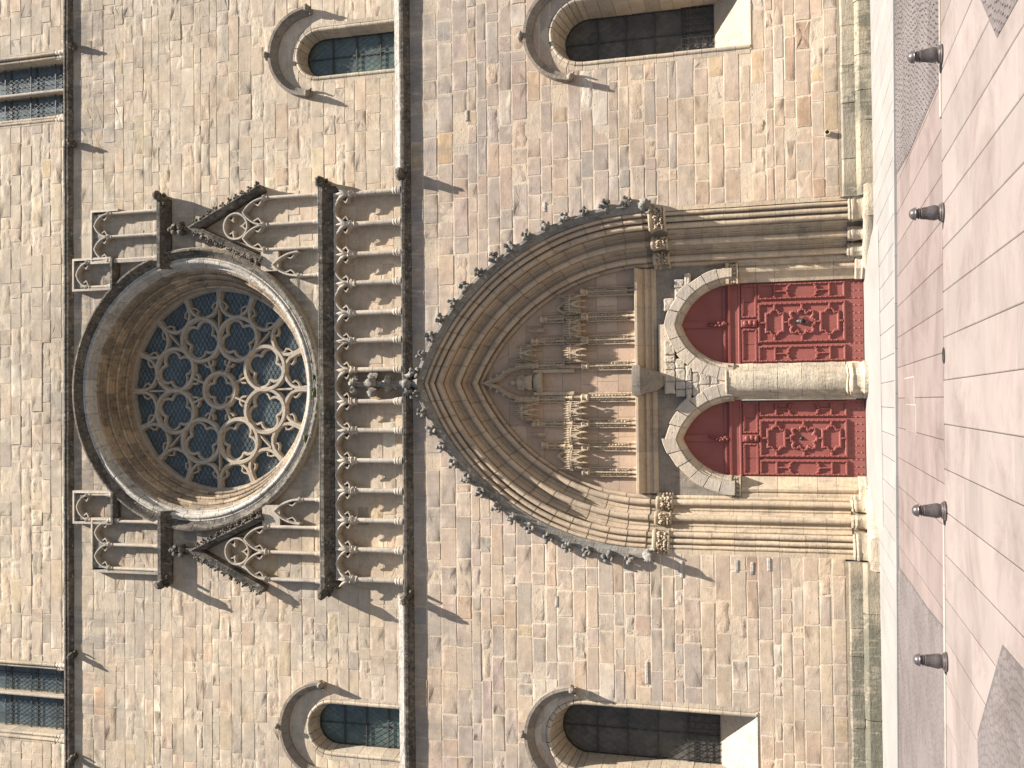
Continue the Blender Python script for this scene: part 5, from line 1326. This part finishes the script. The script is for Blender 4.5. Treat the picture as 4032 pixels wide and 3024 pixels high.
# wedges of grey setts (measured corner points, carried on beyond the picture)
SETTS = {
    'right_back': [(4.84, yC(4.84) + .12), (17, yC(17) + .12), (17, yE(17) - .03), (4.95, yE(4.95) - .03), (4.80, -9.0)],
    'left_back': [(-17, yC(-17) + .12), (-3.58, yC(-3.58) + .12), (-3.70, -10.7), (-3.74, -8.1), (-3.82, yE(-3.82) - .03), (-17, yE(-17) - .03)],
    'right_front': [(3.91, -18.13), (5.6, -16.1), (12, -16.1), (12, -24), (3.90, -24)],
    'left_front': [(-2.72, -17.78), (-4.26, -16.0), (-12, -16.0), (-12, -24), (-2.70, -24)],
}
def zone(name, x0, x1, sx, ya, yb, lmin, lmax, z, mat, jit=0.03, vis=None):
    bed = sheet(name, [(x0, ya(x0)), (x1, ya(x1)), (x1, yb(x1)), (x0, yb(x0))], z - 0.006, M['joint'])
    x = x0
    while x < x1 - 0.05:
        wx = sx * R.uniform(1 - jit, 1 + jit); xb = min(x + wx, x1)
        top = max(ya(x), ya(xb)) ; y = top - R.uniform(0, lmax) * 0.7; prev = None
        ys = [None]
        while y > yb(x) + 0.35: ys.append(y); y -= R.uniform(lmin, lmax)
        ys.append(None)
        for a, b in zip(ys, ys[1:]):
            g = 0.0038; gc = 0.002
            p = [(x + g, (yb(x) if b is None else b) + gc), (xb - g, (yb(xb) if b is None else b) + gc), (xb - g, (ya(xb) if a is None else a) - gc), (x + g, (ya(x) if a is None else a) - gc)]
            if p[2][1] - p[1][1] < 0.08: continue
            cxx, cyy = (x + xb) / 2, (p[0][1] + p[2][1]) / 2
            if any(all(poly_in(q, *c) for c in p) for q in SETTS.values()): continue
            MB().add(slab(p, z - 0.03, z)).build('paving_slab', mat, bed)
        x = xb
    return bed
zone('apron', -13.2, 13.8, 0.62, lambda x: 0.0, yE, 1.6, 2.6, 0.055, M['slab_pale'])
zone('roadway', -6.0, 6.4, 0.67, lambda x: yE(x) - 0.01, lambda x: yC(x) + 0.14, 1.3, 2.4, 0.0, M['slab_mid'])
zone('pavement', -6.4, 6.7, 0.67, lambda x: yC(x), lambda x: -21.5, 1.1, 2.0, 0.012, M['slab_near'])
sheet('apron_edge', [(X0, 2.3), (X1, 2.3), (X1, yE(X1) + 0.006), (X0, yE(X0) + 0.006)], 0.030, M['slab_pale'])
# kerb face of the apron
x = -14.0; KR = empty('apron_kerb'); KR['kind'] = 'structure'
while x < 14.5:
    L = R.uniform(0.9, 1.3)
    MB().add(slab([(x + .004, yE(x) - 0.02), (x + L - .004, yE(x + L) - 0.02), (x + L - .004, yE(x + L) + 0.16), (x + .004, yE(x) + 0.16)], -0.03, 0.061)).build('kerb_stone', M['slab_pale'], KR)
    x += L
KB = empty('kerb'); KB['kind'] = 'structure'
for xa, xb, n in ((4.25, 12, 7), (-12, -1.75, 9)):
    for i in range(n):
        a, b = xa + (xb - xa) * i / n, xa + (xb - xa) * (i + 1) / n
        MB().add(slab([(a + .004, yC(a) + 0.00), (b - .004, yC(b) + 0.00), (b - .004, yC(b) + 0.13), (a + .004, yC(a) + 0.13)], -0.03, 0.030)).build('kerb_stone', M['kerb'], KB)
RP = empty('relaid_patch'); RP['kind'] = 'structure'
for (xa, xb, y0_, y1_) in ((-0.10, 0.42, -9.2, -7.4), (-0.66, -0.12, -9.4, -7.6)):
    MB().add(slab([(xa, y0_), (xb, y0_), (xb, y1_), (xa, y1_)], -0.02, 0.006)).build('paving_slab', M['slab_mid'], RP)
    for q in ([(xa - .03, y0_ - .06), (xb + .03, y0_ - .06), (xb + .03, y0_), (xa - .03, y0_)], [(xb, y0_), (xb + .03, y0_), (xb + .03, y1_), (xb, y1_)]):
        MB().add(slab(q, -0.02, 0.005, 0.004)).build('mortar_strip', M['kerb'], RP)
# worn threshold ramp in front of the doors
rp = []
for i in range(9):
    t = i / 8; y = -1.9 + 4.4 * t; hw = 4.5 - 1.2 * max(0, t - 0.45); z = 0.062 + 0.20 * (t * t * (3 - 2 * t))
    rp.append([(XC + hw * (k / 6 - 1), y, (z if 0 < k < 12 else 0.03) + 0.008 * noise.noise(Vector((k * 0.7, y, 3)))) for k in range(13)])
v = [p for r_ in rp for p in r_]; f = [(i * 13 + j, i * 13 + j + 1, (i + 1) * 13 + j + 1, (i + 1) * 13 + j) for i in range(8) for j in range(12)]
th = MB().add((v, f)).build('threshold', M['slab_pale'], smooth=60); th['kind'] = 'structure'
# setts
LAB = {'right_back': 'grey granite setts in the wedge towards the upper corner of the roadway, beyond the bollards', 'left_back': 'grey granite setts in the wedge towards the lower corner of the roadway, beyond the bollards',
       'right_front': 'dark grey sett triangle at the upper right corner of the photo', 'left_front': 'dark grey sett patch at the lower right corner of the photo'}
for nm, poly in SETTS.items():
    b = MB(); fan = 'front' in nm
    x0, x1 = min(p[0] for p in poly), max(p[0] for p in poly); y0, y1 = min(p[1] for p in poly), max(p[1] for p in poly)
    x0, x1 = max(x0, -9.5), min(x1, 9.8)
    y = y0; row = 0
    while y < y1:
        x = x0 + (row % 2) * 0.055
        while x < x1:
            yy = y + (0.05 * abs(math.sin(x * 1.9)) if fan or True else 0)
            w_ = R.uniform(0.098, 0.125); d = R.uniform(0.095, 0.115)
            if all(poly_in(poly, x + q_ * w_, yy + r_ * d) for q_ in (0.1, 0.9) for r_ in (0.1, 0.9)):
                z1 = 0.026 + R.gauss(0, 0.0022); g = 0.006
                r1 = [(x + g, yy + g, 0.008), (x + w_ - g, yy + g, 0.008), (x + w_ - g, yy + d - g, 0.008), (x + g, yy + d - g, 0.008)]
                r2 = [(p[0] + (0.014 if p[0] < x + w_ / 2 else -0.014), p[1] + (0.014 if p[1] < yy + d / 2 else -0.014), z1 + R.gauss(0, 0.0015)) for p in r1]
                o_ = len(b.v); b.v += r1 + r2; b.c += [(0.4, .4, .4, 0)] * 8
                b.f += [(o_, o_ + 1, o_ + 5, o_ + 4), (o_ + 1, o_ + 2, o_ + 6, o_ + 5), (o_ + 2, o_ + 3, o_ + 7, o_ + 6), (o_ + 3, o_, o_ + 4, o_ + 7), (o_ + 4, o_ + 5, o_ + 6, o_ + 7)]
            x += w_
        y += 0.112; row += 1
    o = b.build('granite_setts', M['setts'], kind='stuff', label=LAB[nm]); o['category'] = 'setts'
    sheet('sett_bed', poly, 0.0165 if fan else 0.006, M['sett_bed'])

# ------------------------------------------------------------------ bollards
prof = [(0.0, 0.0), (0.168, 0.0), (0.172, 0.018), (0.160, 0.026), (0.150, 0.032), (0.150, 0.046), (0.138, 0.056), (0.120, 0.062), (0.118, 0.075), (0.131, 0.105), (0.133, 0.135), (0.124, 0.170), (0.108, 0.215), (0.100, 0.255), (0.099, 0.285), (0.104, 0.305), (0.100, 0.315), (0.084, 0.320), (0.082, 0.328), (0.096, 0.334), (0.096, 0.348), (0.082, 0.354), (0.078, 0.372), (0.090, 0.380), (0.112, 0.384), (0.114, 0.392), (0.106, 0.400), (0.102, 0.416), (0.090, 0.440), (0.068, 0.462), (0.040, 0.476), (0.0, 0.482)]
def bollard_mesh(lo, hi, nm):
    return MB().add(lathe([p for p in prof[lo:hi]], (0, 0, 0), 40)).mesh(nm, M['bollard'], 35)
bm_parts = [('base_plate', bollard_mesh(0, 9, 'base_plate')), ('shaft', bollard_mesh(8, 24, 'shaft')), ('cap', bollard_mesh(23, 32, 'cap'))]
flute = MB()
for j in range(24):
    a = 2 * PI * j / 24
    flute.add(tube([(r_ * math.cos(a), r_ * math.sin(a), z) for r_, z in ((0.118, 0.185), (0.108, 0.215), (0.1005, 0.255), (0.100, 0.285))], 0.005, 5))
flm = flute.mesh('fluting', M['bollard'], 50)
BL = [(5.13, 'dark iron bollard nearest the top edge of the photo, before the grey sett wedge'), (2.80, 'dark iron bollard second from the top edge, level with the edge of the portal'),
      (-1.70, 'dark iron bollard just below the middle of the photo, before the left door'), (-4.03, 'dark iron bollard nearest the bottom edge of the photo, amid grey setts')]
for x, lab in BL:
    y = yC(x) - 0.14
    o = empty('bollard', None, lab, 'bollard', (x, y, 0.020)); o['group'] = 'bollards along the kerb'
    for nm, me in bm_parts: 
        p_ = link(nm, me, o)
        if nm == 'shaft': link('fluting', flm, p_)
    o.rotation_euler = (R.uniform(-.02, .02), R.uniform(-.02, .02), R.uniform(0, 6)); o.scale = (0.87, 0.87, 1.0)
hx, hy = 0.66, yC(0.66) - 0.06
hb = MB(); hb.add(lathe([(0.0, 0.0), (0.085, 0.0), (0.09, 0.012), (0.115, 0.014), (0.125, 0.010), (0.125, -0.02)], (hx, hy, 0.012), 24))
so = hb.build('bollard_socket', M['iron'], smooth=30, label='empty round socket in the paving where a bollard is missing'); so['category'] = 'socket'
MB().add(lathe([(0.0, 0.0), (0.083, 0.0), (0.083, 0.002), (0.0, 0.002)], (hx, hy, 0.0135), 24)).build('hole', M['dirt_hole'], so)  # flat disc, its dark colour standing for the shaded depth of the socket
